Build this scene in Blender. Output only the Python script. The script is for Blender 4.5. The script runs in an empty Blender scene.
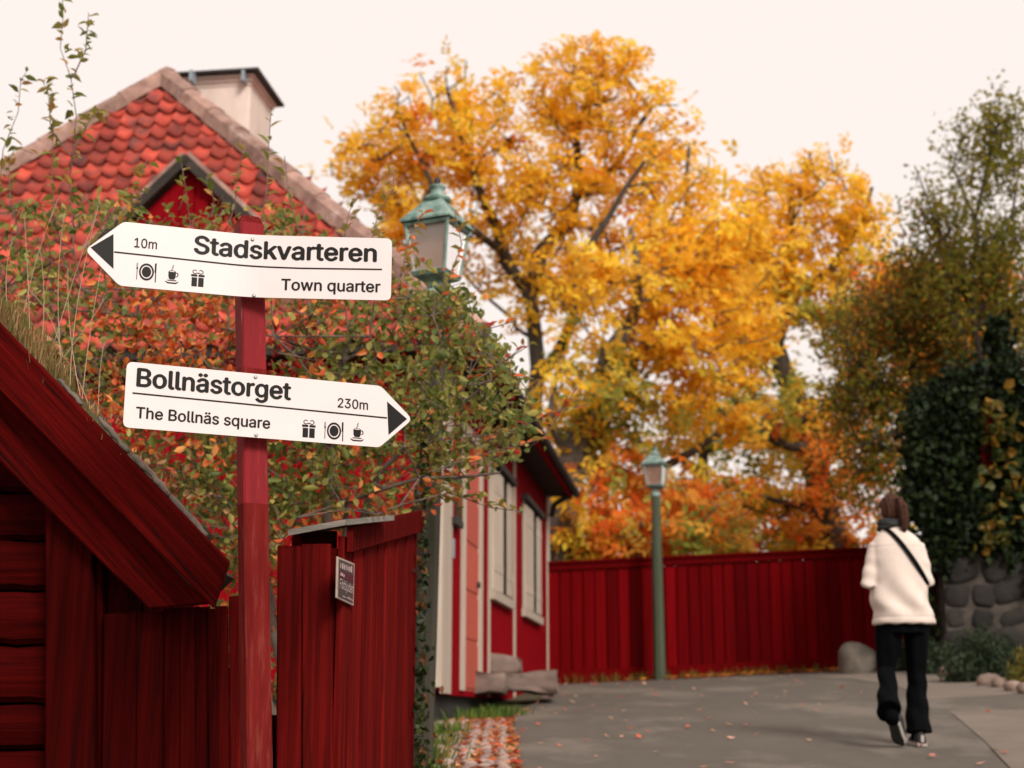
import bpy, bmesh, math, random
import numpy as np
from mathutils import Vector, Matrix

# ------------------------------------------------------------------ camera, sky, sun, exposure
SC = bpy.context.scene
COL = SC.collection
H = 1.3                                   # eye height above the ground at the photographer's feet
PITCH = math.radians(13.1)
F = 1422.0                                # focal length in pixels of the 1024 px wide frame
cam = bpy.data.cameras.new('camera')
cam.sensor_width = 36.0
cam.lens = F * 36.0 / 1024.0
cam.clip_start = 0.05
cam.clip_end = 2000.0
cam.dof.use_dof = True
cam.dof.focus_distance = 4.05
cam.dof.aperture_fstop = 3.6
co = bpy.data.objects.new('camera', cam)
co.location = (0, 0, H)
co.rotation_euler = (math.pi / 2 + PITCH, 0, 0)
COL.objects.link(co)
SC.camera = co

SUN_EL, SUN_AZ = math.radians(36), math.radians(152)      # azimuth from +Y clockwise: behind the camera, to the right
world = bpy.data.worlds.new('World')
SC.world = world
world.use_nodes = True
wn, wl_ = world.node_tree.nodes, world.node_tree.links
wn.clear()
sky = wn.new('ShaderNodeTexSky')
sky.sky_type = 'NISHITA'
sky.sun_disc = False
sky.sun_elevation = SUN_EL
sky.sun_rotation = SUN_AZ
sky.air_density = 1.0
sky.dust_density = 4.0
hs = wn.new('ShaderNodeHueSaturation')
hs.inputs['Saturation'].default_value = 0.15
wl_.new(sky.outputs[0], hs.inputs['Color'])
sm = wn.new('ShaderNodeVectorMath'); sm.operation = 'SCALE'; sm.inputs['Scale'].default_value = 0.07
wl_.new(hs.outputs[0], sm.inputs[0])
ov = wn.new('ShaderNodeMixRGB'); ov.blend_type = 'MIX'
ov.inputs[0].default_value = 0.92                         # thick, even, slightly rosy cloud cover over the clear sky
ov.inputs[2].default_value = (1.08, 0.97, 0.915, 1)
wl_.new(sm.outputs[0], ov.inputs[1])
bg = wn.new('ShaderNodeBackground'); bg.inputs['Strength'].default_value = 1.0
wl_.new(ov.outputs[0], bg.inputs['Color'])
wo = wn.new('ShaderNodeOutputWorld')
wl_.new(bg.outputs[0], wo.inputs['Surface'])

sd = bpy.data.lights.new('sun', 'SUN')
sd.energy = 3.4
sd.angle = math.radians(20)
sd.color = (1.0, 0.95, 0.88)
so = bpy.data.objects.new('sun', sd)
sdir = Vector((math.sin(SUN_AZ) * math.cos(SUN_EL), math.cos(SUN_AZ) * math.cos(SUN_EL), math.sin(SUN_EL)))
so.rotation_euler = sdir.to_track_quat('Z', 'Y').to_euler()
so.location = (0, 0, 30)
COL.objects.link(so)

SC.view_settings.view_transform = 'Standard'
SC.view_settings.look = 'None'
SC.view_settings.exposure = 0.0
SC.view_settings.gamma = 1.0
SC.view_settings.use_curve_mapping = False
SC.render.engine = 'CYCLES'
SC.cycles.use_denoising = True
SC.cycles.max_bounces = 10
SC.cycles.diffuse_bounces = 6
SC.cycles.transmission_bounces = 8
SC.cycles.transparent_max_bounces = 8

# ------------------------------------------------------------------ helpers
rng = np.random.default_rng(7)
random.seed(7)
CP, SP = math.cos(PITCH), math.sin(PITCH)
V = Vector


def ray(px, py):
    a, b = px - 512.0, 384.0 - py
    return V((a, -b * SP + F * CP, b * CP + F * SP))


def P(px, py, Y):
    """the point at depth Y seen at a measured position of the photograph"""
    d = ray(px, py)
    d = d * (Y / d.y)
    return V((d.x, d.y, d.z + H))


def on_plane(px, py, o, n):
    d = ray(px, py)
    c = V((0, 0, H))
    t = (o - c).dot(n) / d.dot(n)
    return c + d * t


def pix(p):
    """world points (n,3) -> pixels"""
    p = np.atleast_2d(np.array(p, float))
    x, y, z = p[:, 0], p[:, 1], p[:, 2] - H
    dep = y * CP + z * SP
    up = -y * SP + z * CP
    return 512 + F * x / dep, 384 - F * up / dep


_py = np.array([-400, -60, 0, 4, 7, 9.4, 12, 20.8, 26, 45, 80, 900.])
_pz = np.array([-2.6, -2.2, -1.3, -0.74, -0.40, -0.21, -0.05, 0.445, 0.62, 0.8, 0.9, 0.9]) + H
_fy = np.arange(-400, 900, 0.5)
_fz = np.interp(_fy, _py, _pz)
_k = np.ones(9) / 9
_fz = np.convolve(np.pad(_fz, 4, mode='edge'), _k, mode='valid')


def gz(x, y):
    s = np.clip((np.asarray(y) - 8.0) / 5.0, 0, 1)
    s = s * s * (3 - 2 * s)
    e = np.clip(1 - (np.asarray(y) - 30) / 30.0, 0, 1)
    return np.interp(y, _fy, _fz) + 0.0456 * np.clip(np.asarray(x) - 0.55, -1.2, 8) * s * e


def s2l(r, g, b):
    f = lambda c: (c / 255 / 12.92) if c / 255 <= 0.04045 else ((c / 255 + 0.055) / 1.055) ** 2.4
    return (f(r), f(g), f(b))


def tag(o, label=None, cat=None, group=None, kind=None):
    if label: o['label'] = label
    if cat: o['category'] = cat
    if group: o['group'] = group
    if kind: o['kind'] = kind
    return o


def thing(name, loc, label, cat, group=None):
    o = bpy.data.objects.new(name, None)
    o.empty_display_size = 0.2
    o.location = loc
    COL.objects.link(o)
    return tag(o, label, cat, group)


def base(parent):
    p = V((0, 0, 0))
    while parent is not None:
        p += parent.location
        parent = parent.parent
    return p


def mesh_of(verts, faces, mats, smooth=False, cols=None, mi=None):
    me = bpy.data.meshes.new('m')
    me.from_pydata([tuple(v) for v in verts], [], [tuple(f) for f in faces])
    for m in (mats if isinstance(mats, (list, tuple)) else [mats]):
        me.materials.append(m)
    if smooth:
        me.polygons.foreach_set('use_smooth', [True] * len(me.polygons))
    if mi is not None:
        me.polygons.foreach_set('material_index', mi)
    if cols is not None:
        at = me.color_attributes.new('Col', 'FLOAT_COLOR', 'POINT')
        c = np.ones((len(me.vertices), 4), np.float32)
        c[:, :3] = cols
        at.data.foreach_set('color', c.ravel())
    me.update()
    return me


def fast_mesh(verts, faces, mats, cols=None, smooth=False):
    """verts (n,3), faces (m,k) numpy, all the same size"""
    verts = np.asarray(verts, np.float32); faces = np.asarray(faces, np.int32)
    me = bpy.data.meshes.new('m')
    me.vertices.add(len(verts)); me.vertices.foreach_set('co', verts.ravel())
    m, k = faces.shape
    me.loops.add(m * k); me.loops.foreach_set('vertex_index', faces.ravel())
    me.polygons.add(m)
    me.polygons.foreach_set('loop_start', np.arange(0, m * k, k, dtype=np.int32))
    me.polygons.foreach_set('loop_total', np.full(m, k, np.int32))
    me.materials.append(mats)
    if smooth:
        me.polygons.foreach_set('use_smooth', np.ones(m, bool))
    if cols is not None:
        at = me.color_attributes.new('Col', 'FLOAT_COLOR', 'POINT')
        c = np.ones((len(verts), 4), np.float32); c[:, :3] = cols
        at.data.foreach_set('color', c.ravel())
    me.update(calc_edges=True)
    me.validate()
    return me


def put(name, me, parent=None, loc=None):
    o = bpy.data.objects.new(name, me)
    COL.objects.link(o)
    if parent is not None:
        o.parent = parent
    if loc is not None:
        o.location = V(loc) - base(parent)
    return o


class MB:
    def __init__(s):
        s.v, s.f = [], []

    def add(s, vs, fs):
        n = len(s.v)
        s.v += [V(v) for v in vs]
        s.f += [tuple(i + n for i in f) for f in fs]
        return s

    def hexa(s, p):
        """eight corners: 0-3 one face, 4-7 the opposite face in the same order"""
        return s.add(p, [(3, 2, 1, 0), (4, 5, 6, 7), (0, 1, 5, 4), (1, 2, 6, 5), (2, 3, 7, 6), (3, 0, 4, 7)])

    def box(s, c, ax, ay, az):
        c, ax, ay, az = V(c), V(ax), V(ay), V(az)
        return s.hexa([c - ax - ay - az, c + ax - ay - az, c + ax + ay - az, c - ax + ay - az,
                       c - ax - ay + az, c + ax - ay + az, c + ax + ay + az, c - ax + ay + az])

    def aabox(s, x0, x1, y0, y1, z0, z1):
        return s.box(((x0 + x1) / 2, (y0 + y1) / 2, (z0 + z1) / 2), ((x1 - x0) / 2, 0, 0), (0, (y1 - y0) / 2, 0), (0, 0, (z1 - z0) / 2))

    def loft(s, rings, closed=True, cap=True):
        n = len(s.v); k = len(rings[0])
        for r in rings:
            s.v += [V(p) for p in r]
        for i in range(len(rings) - 1):
            for j in range(k if closed else k - 1):
                a, b = n + i * k + j, n + i * k + (j + 1) % k
                s.f.append((a, b, b + k, a + k))
        if cap and closed:
            s.f.append(tuple(n + j for j in reversed(range(k))))
            s.f.append(tuple(n + (len(rings) - 1) * k + j for j in range(k)))
        return s

    def tube(s, pts, rad, n=8, hint=(0.13, 0.97, 0.2), ell=1.0):
        pts = [V(p) for p in pts]
        rad = rad if isinstance(rad, (list, tuple)) else [rad] * len(pts)
        rings = []
        for i, p in enumerate(pts):
            t = (pts[min(i + 1, len(pts) - 1)] - pts[max(i - 1, 0)]).normalized()
            a = t.cross(V(hint)).normalized()
            b = a.cross(t)
            rx, ry = rad[i] if isinstance(rad[i], (list, tuple)) else (rad[i], rad[i] * ell)
            rings.append([p + a * (rx * math.cos(q)) + b * (ry * math.sin(q)) for q in [2 * math.pi * j / n for j in range(n)]])
        return s.loft(rings)

    def lathe(s, c, prof, n=16, rot=0.0, sq=1.0):
        return s.loft([[V(c) + V((r * math.cos(rot + 2 * math.pi * j / n), sq * r * math.sin(rot + 2 * math.pi * j / n), z)) for j in range(n)] for r, z in prof])

    def build(s, name, m, parent=None, smooth=False, bevel=0.0, cols=None):
        o = base(parent)
        me = mesh_of([v - o for v in s.v], s.f, m, smooth, cols)
        if bevel:
            bm = bmesh.new(); bm.from_mesh(me)
            bmesh.ops.bevel(bm, geom=bm.edges[:], offset=bevel, segments=1, affect='EDGES', profile=0.7, clamp_overlap=True)
            bm.to_mesh(me); bm.free()
        ob = put(name, me, parent)
        return ob


def rot_tex(nt, vec_socket, euler):
    mp = nt.nodes.new('ShaderNodeMapping'); mp.inputs['Rotation'].default_value = euler
    nt.links.new(vec_socket, mp.inputs['Vector'])
    return mp.outputs[0]


def mat(name, c1, c2, scale=4.0, stretch=(1, 1, 1), rough=0.8, bump=0.3, bscale=None, bdist=0.01, rand=0.2,
        rot=None, c3=None, c3_scale=3.0, c3_lo=0.6, c3_hi=0.68, c3_stretch=None, metallic=0.0, spec=0.4, coat=0.0,
        ramp=(0.35, 0.65), coord='pos', bstretch=None, transl=0.0):
    m = bpy.data.materials.new(name); m.use_nodes = True
    nt = m.node_tree; N, L = nt.nodes, nt.links
    bs = N['Principled BSDF']
    if coord == 'pos':
        src = N.new('ShaderNodeNewGeometry').outputs['Position']
    else:
        src = N.new('ShaderNodeTexCoord').outputs['Object']
    oi = N.new('ShaderNodeObjectInfo')
    if rand:                                   # each piece takes its grain from another place
        va = N.new('ShaderNodeVectorMath'); va.operation = 'MULTIPLY_ADD'
        va.inputs[1].default_value = (37.0, 53.0, 19.0)
        L.new(oi.outputs['Random'], va.inputs[0]); L.new(src, va.inputs[2]); src = va.outputs[0]
    if rot:
        src = rot_tex(nt, src, rot)

    def noise(sc, st, det=6.0, ro=0.6):
        mp = N.new('ShaderNodeMapping'); mp.inputs['Scale'].default_value = st
        L.new(src, mp.inputs['Vector'])
        t = N.new('ShaderNodeTexNoise'); t.inputs['Scale'].default_value = sc
        t.inputs['Detail'].default_value = det; t.inputs['Roughness'].default_value = ro
        L.new(mp.outputs[0], t.inputs['Vector'])
        return t.outputs['Fac']

    r = N.new('ShaderNodeMapRange'); r.inputs['From Min'].default_value = ramp[0]; r.inputs['From Max'].default_value = ramp[1]
    L.new(noise(scale, stretch), r.inputs['Value'])
    mx = N.new('ShaderNodeMixRGB'); mx.inputs[1].default_value = (*c1, 1); mx.inputs[2].default_value = (*c2, 1)
    L.new(r.outputs[0], mx.inputs[0])
    out = mx.outputs[0]
    if c3:
        r3 = N.new('ShaderNodeMapRange'); r3.inputs['From Min'].default_value = c3_lo; r3.inputs['From Max'].default_value = c3_hi
        L.new(noise(c3_scale, c3_stretch or stretch, 8.0, 0.65), r3.inputs['Value'])
        m3 = N.new('ShaderNodeMixRGB'); m3.inputs[2].default_value = (*c3, 1)
        L.new(r3.outputs[0], m3.inputs[0]); L.new(out, m3.inputs[1]); out = m3.outputs[0]
    if rand:
        rr = N.new('ShaderNodeMapRange'); rr.inputs['To Min'].default_value = 1 - rand; rr.inputs['To Max'].default_value = 1 + rand
        L.new(oi.outputs['Random'], rr.inputs['Value'])
        hv = N.new('ShaderNodeHueSaturation'); L.new(rr.outputs[0], hv.inputs['Value']); L.new(out, hv.inputs['Color']); out = hv.outputs[0]
    L.new(out, bs.inputs['Base Color'])
    bs.inputs['Roughness'].default_value = rough
    bs.inputs['Metallic'].default_value = metallic
    bs.inputs['Specular IOR Level'].default_value = spec
    bs.inputs['Coat Weight'].default_value = coat
    if bump:
        bp = N.new('ShaderNodeBump'); bp.inputs['Strength'].default_value = bump; bp.inputs['Distance'].default_value = bdist
        L.new(noise(bscale or scale * 2, bstretch or stretch, 8.0, 0.7), bp.inputs['Height']); L.new(bp.outputs[0], bs.inputs['Normal'])
    return m


def leaf_mat(name, transl=0.4, rough=0.55, spec=0.3):
    m = bpy.data.materials.new(name); m.use_nodes = True
    nt = m.node_tree; N, L = nt.nodes, nt.links
    bs = N['Principled BSDF']; out = N['Material Output']
    at = N.new('ShaderNodeAttribute'); at.attribute_name = 'Col'
    L.new(at.outputs['Color'], bs.inputs['Base Color'])
    bs.inputs['Roughness'].default_value = rough; bs.inputs['Specular IOR Level'].default_value = spec
    tr = N.new('ShaderNodeBsdfTranslucent'); L.new(at.outputs['Color'], tr.inputs['Color'])
    ms = N.new('ShaderNodeMixShader'); ms.inputs[0].default_value = transl
    L.new(bs.outputs[0], ms.inputs[1]); L.new(tr.outputs[0], ms.inputs[2]); L.new(ms.outputs[0], out.inputs['Surface'])
    return m


VG = (40, 40, 1.2)                # vertical grain
M = {}
M['falu_dark'] = mat('falu_red_shaded', (0.060, 0.0024, 0.002), (0.026, 0.0014, 0.0012), 1.0, VG, 0.85, 0.7, 1.6, rand=0.3, c3=(0.013, 0.0025, 0.002), c3_scale=0.9, c3_lo=.56, c3_hi=.7, spec=.02)  # red darkened so the colour itself carries the deep shade over the barn
M['falu_log'] = mat('falu_red_log', (0.068, 0.0024, 0.002), (0.028, 0.0014, 0.0012), 1.0, (1.6, 34, 34), 0.85, 0.7, 1.6, rand=0.35, spec=.02)  # log red lowered as well, the wall's shade is mixed into it
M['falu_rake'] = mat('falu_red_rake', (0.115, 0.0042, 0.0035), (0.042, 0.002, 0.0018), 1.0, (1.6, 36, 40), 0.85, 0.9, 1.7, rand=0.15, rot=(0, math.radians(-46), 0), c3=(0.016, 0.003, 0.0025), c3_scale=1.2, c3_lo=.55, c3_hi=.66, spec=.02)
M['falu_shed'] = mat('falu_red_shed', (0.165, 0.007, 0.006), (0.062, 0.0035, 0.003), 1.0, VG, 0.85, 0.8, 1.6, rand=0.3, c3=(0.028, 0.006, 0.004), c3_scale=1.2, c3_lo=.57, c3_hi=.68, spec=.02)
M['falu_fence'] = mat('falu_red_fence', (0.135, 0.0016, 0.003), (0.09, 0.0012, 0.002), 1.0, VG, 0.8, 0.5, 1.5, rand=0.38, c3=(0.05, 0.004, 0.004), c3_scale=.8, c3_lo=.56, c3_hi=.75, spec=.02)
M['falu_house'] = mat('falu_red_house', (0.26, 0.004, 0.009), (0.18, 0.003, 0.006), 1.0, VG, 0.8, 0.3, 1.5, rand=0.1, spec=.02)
M['post_red'] = mat('post_red_paint', (0.27, 0.005, 0.010), (0.17, 0.004, 0.007), 1.0, (30, 30, 2.5), 0.7, 0.7, 1.8, rand=0, c3=(0.42, 0.17, 0.13), c3_scale=1.5, c3_lo=.62, c3_hi=.76, c3_stretch=(60, 60, 1.3), spec=.3)
M['post_worn'] = mat('post_worn_red', (0.185, 0.017, 0.015), (0.125, 0.010, 0.009), 1.0, (30, 30, 3), 0.85, 0.9, 1.9, rand=0, c3=(0.26, 0.06, 0.048), c3_scale=1.6, c3_lo=.50, c3_hi=.85, c3_stretch=(45, 45, 4), spec=.02)
M['cream'] = mat('cream_paint', (0.50, 0.41, 0.33), (0.38, 0.305, 0.24), 1.0, VG, 0.7, 0.3, rand=0.12)
M['door'] = mat('door_orange_red', (0.47, 0.085, 0.05), (0.38, 0.06, 0.04), 1.0, VG, 0.7, 0.3, rand=0.1)
M['dark_wood'] = mat('dark_tarred_wood', (0.045, 0.032, 0.026), (0.02, 0.015, 0.013), 1.0, (3, 3, 12), 0.85, 0.5, rand=0.2)
M['grey_wood'] = mat('grey_weathered_wood', (0.062, 0.050, 0.034), (0.034, 0.028, 0.02), 1.0, VG, 0.9, 0.7, rand=0.15, c3=(0.03, 0.034, 0.018), c3_scale=1.0, c3_lo=.5, c3_hi=.65)
M['grey_plank'] = mat('grey_roof_plank', (0.30, 0.26, 0.22), (0.15, 0.13, 0.11), 1.0, (2, 20, 20), 0.9, 0.7, rand=0.2)
M['green_post'] = mat('green_painted_post', (0.062, 0.078, 0.042), (0.04, 0.05, 0.028), 1.0, VG, 0.75, 0.4, rand=0.1, c3=(0.12, 0.095, 0.06), c3_scale=1.0, c3_lo=.58, c3_hi=.72)
M['verdigris'] = mat('verdigris_metal', (0.055, 0.115, 0.092), (0.27, 0.37, 0.325), 11.0, (1, 1, 0.6), 0.6, 0.25, rand=0, c3=(0.07, 0.10, 0.08), c3_scale=12, c3_lo=.6, c3_hi=.72)
M['tile'] = mat('clay_tile', (0.45, 0.062, 0.034), (0.30, 0.034, 0.022), 6.0, (1, 1, 1), 0.8, 0.35, 30, rand=0.42, c3=(0.11, 0.036, 0.030), c3_scale=3.2, c3_lo=.50, c3_hi=.66, bdist=.004)
M['hip_cap'] = mat('hip_cap_mortar', (0.40, 0.24, 0.19), (0.19, 0.105, 0.085), 5.0, (1, 1, 1), 0.9, 0.6, 18, rand=0.25, c3=(0.55, 0.42, 0.37), c3_scale=4, c3_lo=.58, c3_hi=.72)
M['plaster'] = mat('chimney_plaster', (0.72, 0.58, 0.51), (0.58, 0.46, 0.40), 2.5, (1, 1, .6), 0.9, 0.4, 22, rand=0, c3=(0.42, 0.31, 0.27), c3_scale=2.2, c3_lo=.6, c3_hi=.8)
M['sheet_metal'] = mat('dark_sheet_metal', (0.045, 0.04, 0.038), (0.03, 0.027, 0.025), 4, rough=.5, bump=.1, rand=0, metallic=.4)
M['sign_white'] = mat('sign_white_plate', (0.74, 0.65, 0.635), (0.715, 0.62, 0.605), 6, rough=.32, bump=.02, rand=0, spec=.45, c3=(.66, .62, .57), c3_scale=5, c3_lo=.68, c3_hi=.9)
M['ink'] = mat('sign_black_ink', (0.016, 0.014, 0.013), (0.012, 0.011, 0.010), 6, rough=.4, bump=0, rand=0, spec=.12)
M['steel'] = mat('screw_steel', (0.5, 0.48, 0.45), (0.35, 0.33, 0.31), 40, rough=.35, bump=0, rand=0, metallic=.9)
M['asphalt'] = mat('asphalt', (0.104, 0.086, 0.069), (0.070, 0.057, 0.045), 0.9, (1, .55, 1), 0.9, 0.5, 70, rand=0, bdist=.008, c3=(0.142, 0.118, 0.095), c3_scale=0.9, c3_lo=.5, c3_hi=.60)
M['old_path'] = mat('pale_worn_path', (0.175, 0.14, 0.112), (0.13, 0.105, 0.084), 2.0, rough=.92, bump=.5, bscale=50, rand=0, bdist=.01)
M['earth'] = mat('earth_and_turf', (0.075, 0.055, 0.03), (0.05, 0.062, 0.022), 2.2, rough=.95, bump=.8, bscale=18, rand=0, bdist=.03, c3=(0.16, 0.085, 0.03), c3_scale=6, c3_lo=.58, c3_hi=.68)
M['pink_stone'] = mat('pinkish_granite', (0.25, 0.175, 0.14), (0.15, 0.105, 0.085), 5, rough=.9, bump=.6, bscale=20, rand=.25, coord='obj', bdist=.015)
M['cobble'] = mat('rosy_cobble', (0.36, 0.255, 0.22), (0.23, 0.165, 0.145), 8, rough=.85, bump=.5, bscale=30, rand=.3, coord='obj')
M['boulder'] = mat('lichen_boulder', (0.17, 0.14, 0.11), (0.09, 0.075, 0.06), 5, rough=.9, bump=.7, bscale=16, rand=.2, coord='obj', bdist=.02)
M['wall_stone'] = mat('dark_wall_stone', (0.026, 0.021, 0.017), (0.012, 0.010, 0.008), 5, rough=.9, bump=.8, bscale=16, rand=.35, coord='obj', bdist=.02)
M['mortar'] = mat('pale_mortar', (0.036, 0.029, 0.023), (0.018, 0.015, 0.012), 3, rough=.95, bump=.6, bscale=25, rand=0)
M['mortar_ridge'] = mat('lime_mortar_ridge', (0.070, 0.056, 0.045), (0.022, 0.018, 0.015), 4, rough=.95, bump=.6, bscale=25, rand=.1)
M['bark'] = mat('bark', (0.085, 0.065, 0.05), (0.045, 0.034, 0.027), 3, (6, 6, 1), 0.95, 0.9, 8, rand=.1, bdist=.03)
M['bark_grey'] = mat('grey_bark', (0.17, 0.14, 0.12), (0.08, 0.066, 0.055), 3, (6, 6, 1), 0.95, 0.9, 8, rand=.1, bdist=.03)
M['twig'] = mat('twig_bark', (0.17, 0.12, 0.095), (0.09, 0.062, 0.05), 20, rough=.85, bump=.3, rand=0)
M['birch'] = mat('birch_bark', (0.20, 0.155, 0.125), (0.10, 0.075, 0.06), 10, (1, 6, 1), 0.85, 0.6, 30, rand=.2, c3=(0.10, .07, .055), c3_scale=14, c3_lo=.6, c3_hi=.66)
M['glass_dark'] = mat('dark_window_glass', (0.015, 0.016, 0.018), (0.02, 0.02, 0.022), 2, rough=.08, bump=0, rand=0, spec=.6)
M['frosted'] = mat('frosted_lamp_glass', (0.80, 0.66, 0.57), (0.70, 0.56, 0.48), 3, rough=.25, bump=.05, rand=0, spec=.5)
_b = M['frosted'].node_tree.nodes['Principled BSDF']; _b.inputs['Transmission Weight'].default_value = .85; _b.inputs['Roughness'].default_value = .3
M['black_iron'] = mat('black_iron', (0.02, 0.018, 0.017), (0.03, 0.026, 0.024), 10, rough=.6, bump=.2, rand=0)
M['grey_blue'] = mat('grey_blue_plate', (0.28, 0.32, 0.36), (0.24, 0.28, 0.31), 10, rough=.4, bump=0, rand=0)
M['skin'] = mat('skin', (0.58, 0.36, 0.28), (0.52, 0.31, 0.24), 12, rough=.5, bump=.05, rand=0)
M['coat'] = mat('cream_wool_coat', (0.70, 0.585, 0.515), (0.64, 0.53, 0.46), 9, rough=.95, bump=.2, bscale=120, rand=0, spec=.1, bdist=.004)
M['trousers'] = mat('black_trousers', (0.0035, 0.0038, 0.0048), (0.0025, 0.0028, 0.0035), 6, rough=.9, bump=.2, bscale=60, rand=0, spec=.04)
M['scarf'] = mat('grey_scarf', (0.050, 0.052, 0.050), (0.025, 0.026, 0.026), 16, rough=.95, bump=.8, bscale=50, rand=0, spec=.1)
M['hair'] = mat('brown_hair', (0.085, 0.036, 0.024), (0.04, 0.017, 0.012), 10, (8, 8, 1), 0.75, 0.8, 16, rand=0, spec=.1)
M['shoe'] = mat('dark_canvas_shoe', (0.035, 0.036, 0.034), (0.02, 0.02, 0.02), 20, rough=.85, bump=.3, rand=0)
M['sole'] = mat('white_rubber', (0.42, 0.37, 0.34), (0.34, 0.30, 0.27), 20, rough=.6, bump=0, rand=0)
M['strap'] = mat('black_strap', (0.004, 0.004, 0.004), (0.006, 0.006, 0.006), 20, spec=.05, rough=.8, bump=.1, rand=0)
M['plaque'] = mat('enamel_plaque', (0.055, 0.04, 0.04), (0.075, 0.055, 0.05), 20, rough=.3, bump=0, rand=0)
M['plaque_band'] = mat('maroon_band', (0.10, 0.012, 0.03), (0.07, 0.01, 0.02), 20, rough=.3, bump=0, rand=0)
M['plaque_ink'] = mat('pink_white_print', (0.62, 0.45, 0.43), (0.5, 0.36, 0.34), 20, rough=.4, bump=0, rand=0)
M['plaque_rim'] = mat('pale_rim', (0.45, 0.34, 0.28), (0.33, 0.25, 0.21), 20, rough=.4, bump=0, rand=0)
M['leaf'] = leaf_mat('autumn_leaf', 0.55, .7, .05)
M['leaf_near'] = leaf_mat('autumn_leaf_near', 0.42, .5, .3)
M['leaf_dark'] = leaf_mat('ivy_leaf', 0.12, .6, .12)
M['grass'] = leaf_mat('grass_blade', 0.3, .7, .2)

# ------------------------------------------------------------------ ground, road, verge
ys = np.concatenate([[-300, -120, -50, -20], np.arange(-8, 32, 0.5), [34, 38, 45, 60, 90, 140, 220, 350, 600]])
xs = np.concatenate([[-600, -250, -100, -40, -20], np.arange(-10, 14, 0.5), [16, 20, 30, 60, 120, 300, 600]])
gx, gy = np.meshgrid(xs, ys)
gv = np.stack([gx, gy, gz(gx, gy) - 0.012], -1).reshape(-1, 3)
nx = len(xs)
ii, jj = np.meshgrid(np.arange(nx - 1), np.arange(len(ys) - 1))
q = (jj * nx + ii).ravel()
tag(put('ground', fast_mesh(gv, np.stack([q, q + 1, q + nx + 1, q + nx], 1), M['earth'], smooth=True)), kind='structure')


def ribbon(name, left, right, lift, m, n=6):
    """a sheet between two edge lines, each given as (x, y) points paired with each other, laid on the ground"""
    vs, fs = [], []
    for (a, b) in zip(left, right):
        for k in range(n + 1):
            t = k / n
            x, y = a[0] + (b[0] - a[0]) * t, a[1] + (b[1] - a[1]) * t
            vs.append((x, y, float(gz(x, y)) + lift))
    for i in range(len(left) - 1):
        for k in range(n):
            a = i * (n + 1) + k
            fs.append((a, a + 1, a + n + 2, a + n + 1))
    return tag(put(name, mesh_of(vs, fs, m, True)), kind='structure')


# left edge of the asphalt along the verge and right edge along the stones, by distance
ledge = lambda y: np.interp(y, [-20, 4, 7.0, 8.2, 10, 12, 13.2, 16, 20.6], [-.9, -.35, 0.01, .015, .0, -.02, .0, .3, .62])
redge = lambda y: np.interp(y, [-20, 4, 9, 12.5, 13.5, 13.9, 15, 17, 18.9, 20.6], [5, 5, 5.2, 5.0, 4.78, 4.62, 4.88, 5.2, 5.1, 5.6])
yy = np.concatenate([[-20, -10, -4, 0], np.arange(2, 20.7, 0.4)])
ribbon('road', [(float(ledge(y)), y) for y in yy], [(float(redge(y)), y) for y in yy], 0.0, M['asphalt'], 24)
# paler worn strip on the right between the asphalt and the stones
pl = [(1016, 775), (985, 742), (955, 716), (925, 697), (895, 686), (850, 679), (800, 677)]


def on_ground(px, py):
    d = ray(px, py); lo, hi = 2.0, 60.0
    for t in np.linspace(3, 40, 2000):
        p = V((d.x, d.y, d.z)) * (t / d.y)
        if p.z + H <= float(gz(p.x, p.y)) or t > 24:
            break
    return p.x, p.y


def march(px, py):
    d = ray(px, py)
    prev = None
    for t in np.arange(4, 23, 0.02):
        x, y, z = d.x * t / d.y, t, d.z * t / d.y + H
        if z <= float(gz(x, y)):
            return x, y
    return d.x * 20.6 / d.y, 20.6


LP = [march(*p) for p in pl]
LP[-1] = (LP[-1][0], min(LP[-1][1], 19.0))
RP = [(max(float(redge(y)), x + .05), y) for x, y in LP]
ribbon('path', LP, RP, 0.005, M['old_path'], 6)


# irregular stones
def stone_mesh(seed, m, sx=1, sy=1, sz=1, sub=2, amp=.22, power=.8):
    r = np.random.default_rng(seed)
    bm = bmesh.new()
    bmesh.ops.create_icosphere(bm, subdivisions=sub, radius=1.0)
    k = r.normal(size=(5, 3)); ph = r.uniform(0, 6, 5)
    for v in bm.verts:
        p = np.array(v.co)
        s = 1 + amp * np.mean(np.sin(k @ p * 1.6 + ph)) * 2
        p = p * s
        p = np.sign(p) * np.abs(p) ** power
        v.co = (p[0] * sx, p[1] * sy, p[2] * sz)
    me = bpy.data.meshes.new('m'); bm.to_mesh(me); bm.free()
    me.materials.append(m)
    me.polygons.foreach_set('use_smooth', [True] * len(me.polygons))
    return me


# cobbled verge along the houses
vroot = thing('cobbled_verge', (-.3, 9.5, float(gz(-.3, 9.5))), None, None)
vroot['kind'] = 'structure'
cmesh = [stone_mesh(40 + i, M['cobble'], .062, .052, .04, 1) for i in range(6)]
for jy, y in enumerate(np.arange(6.7, 12.4, 0.115)):
    for ix in range(6):
        e = float(ledge(y))
        x = e - .045 - ix * 0.105 - random.uniform(0, .03)
        if ix > 3 and random.random() < .5:
            continue
        o = put('cobble', random.choice(cmesh), vroot, (x, y + random.uniform(-.02, .02), float(gz(x, y)) + .0))
        o.rotation_euler = (random.uniform(-.15, .15), random.uniform(-.15, .15), random.uniform(-.5, .5))

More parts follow.
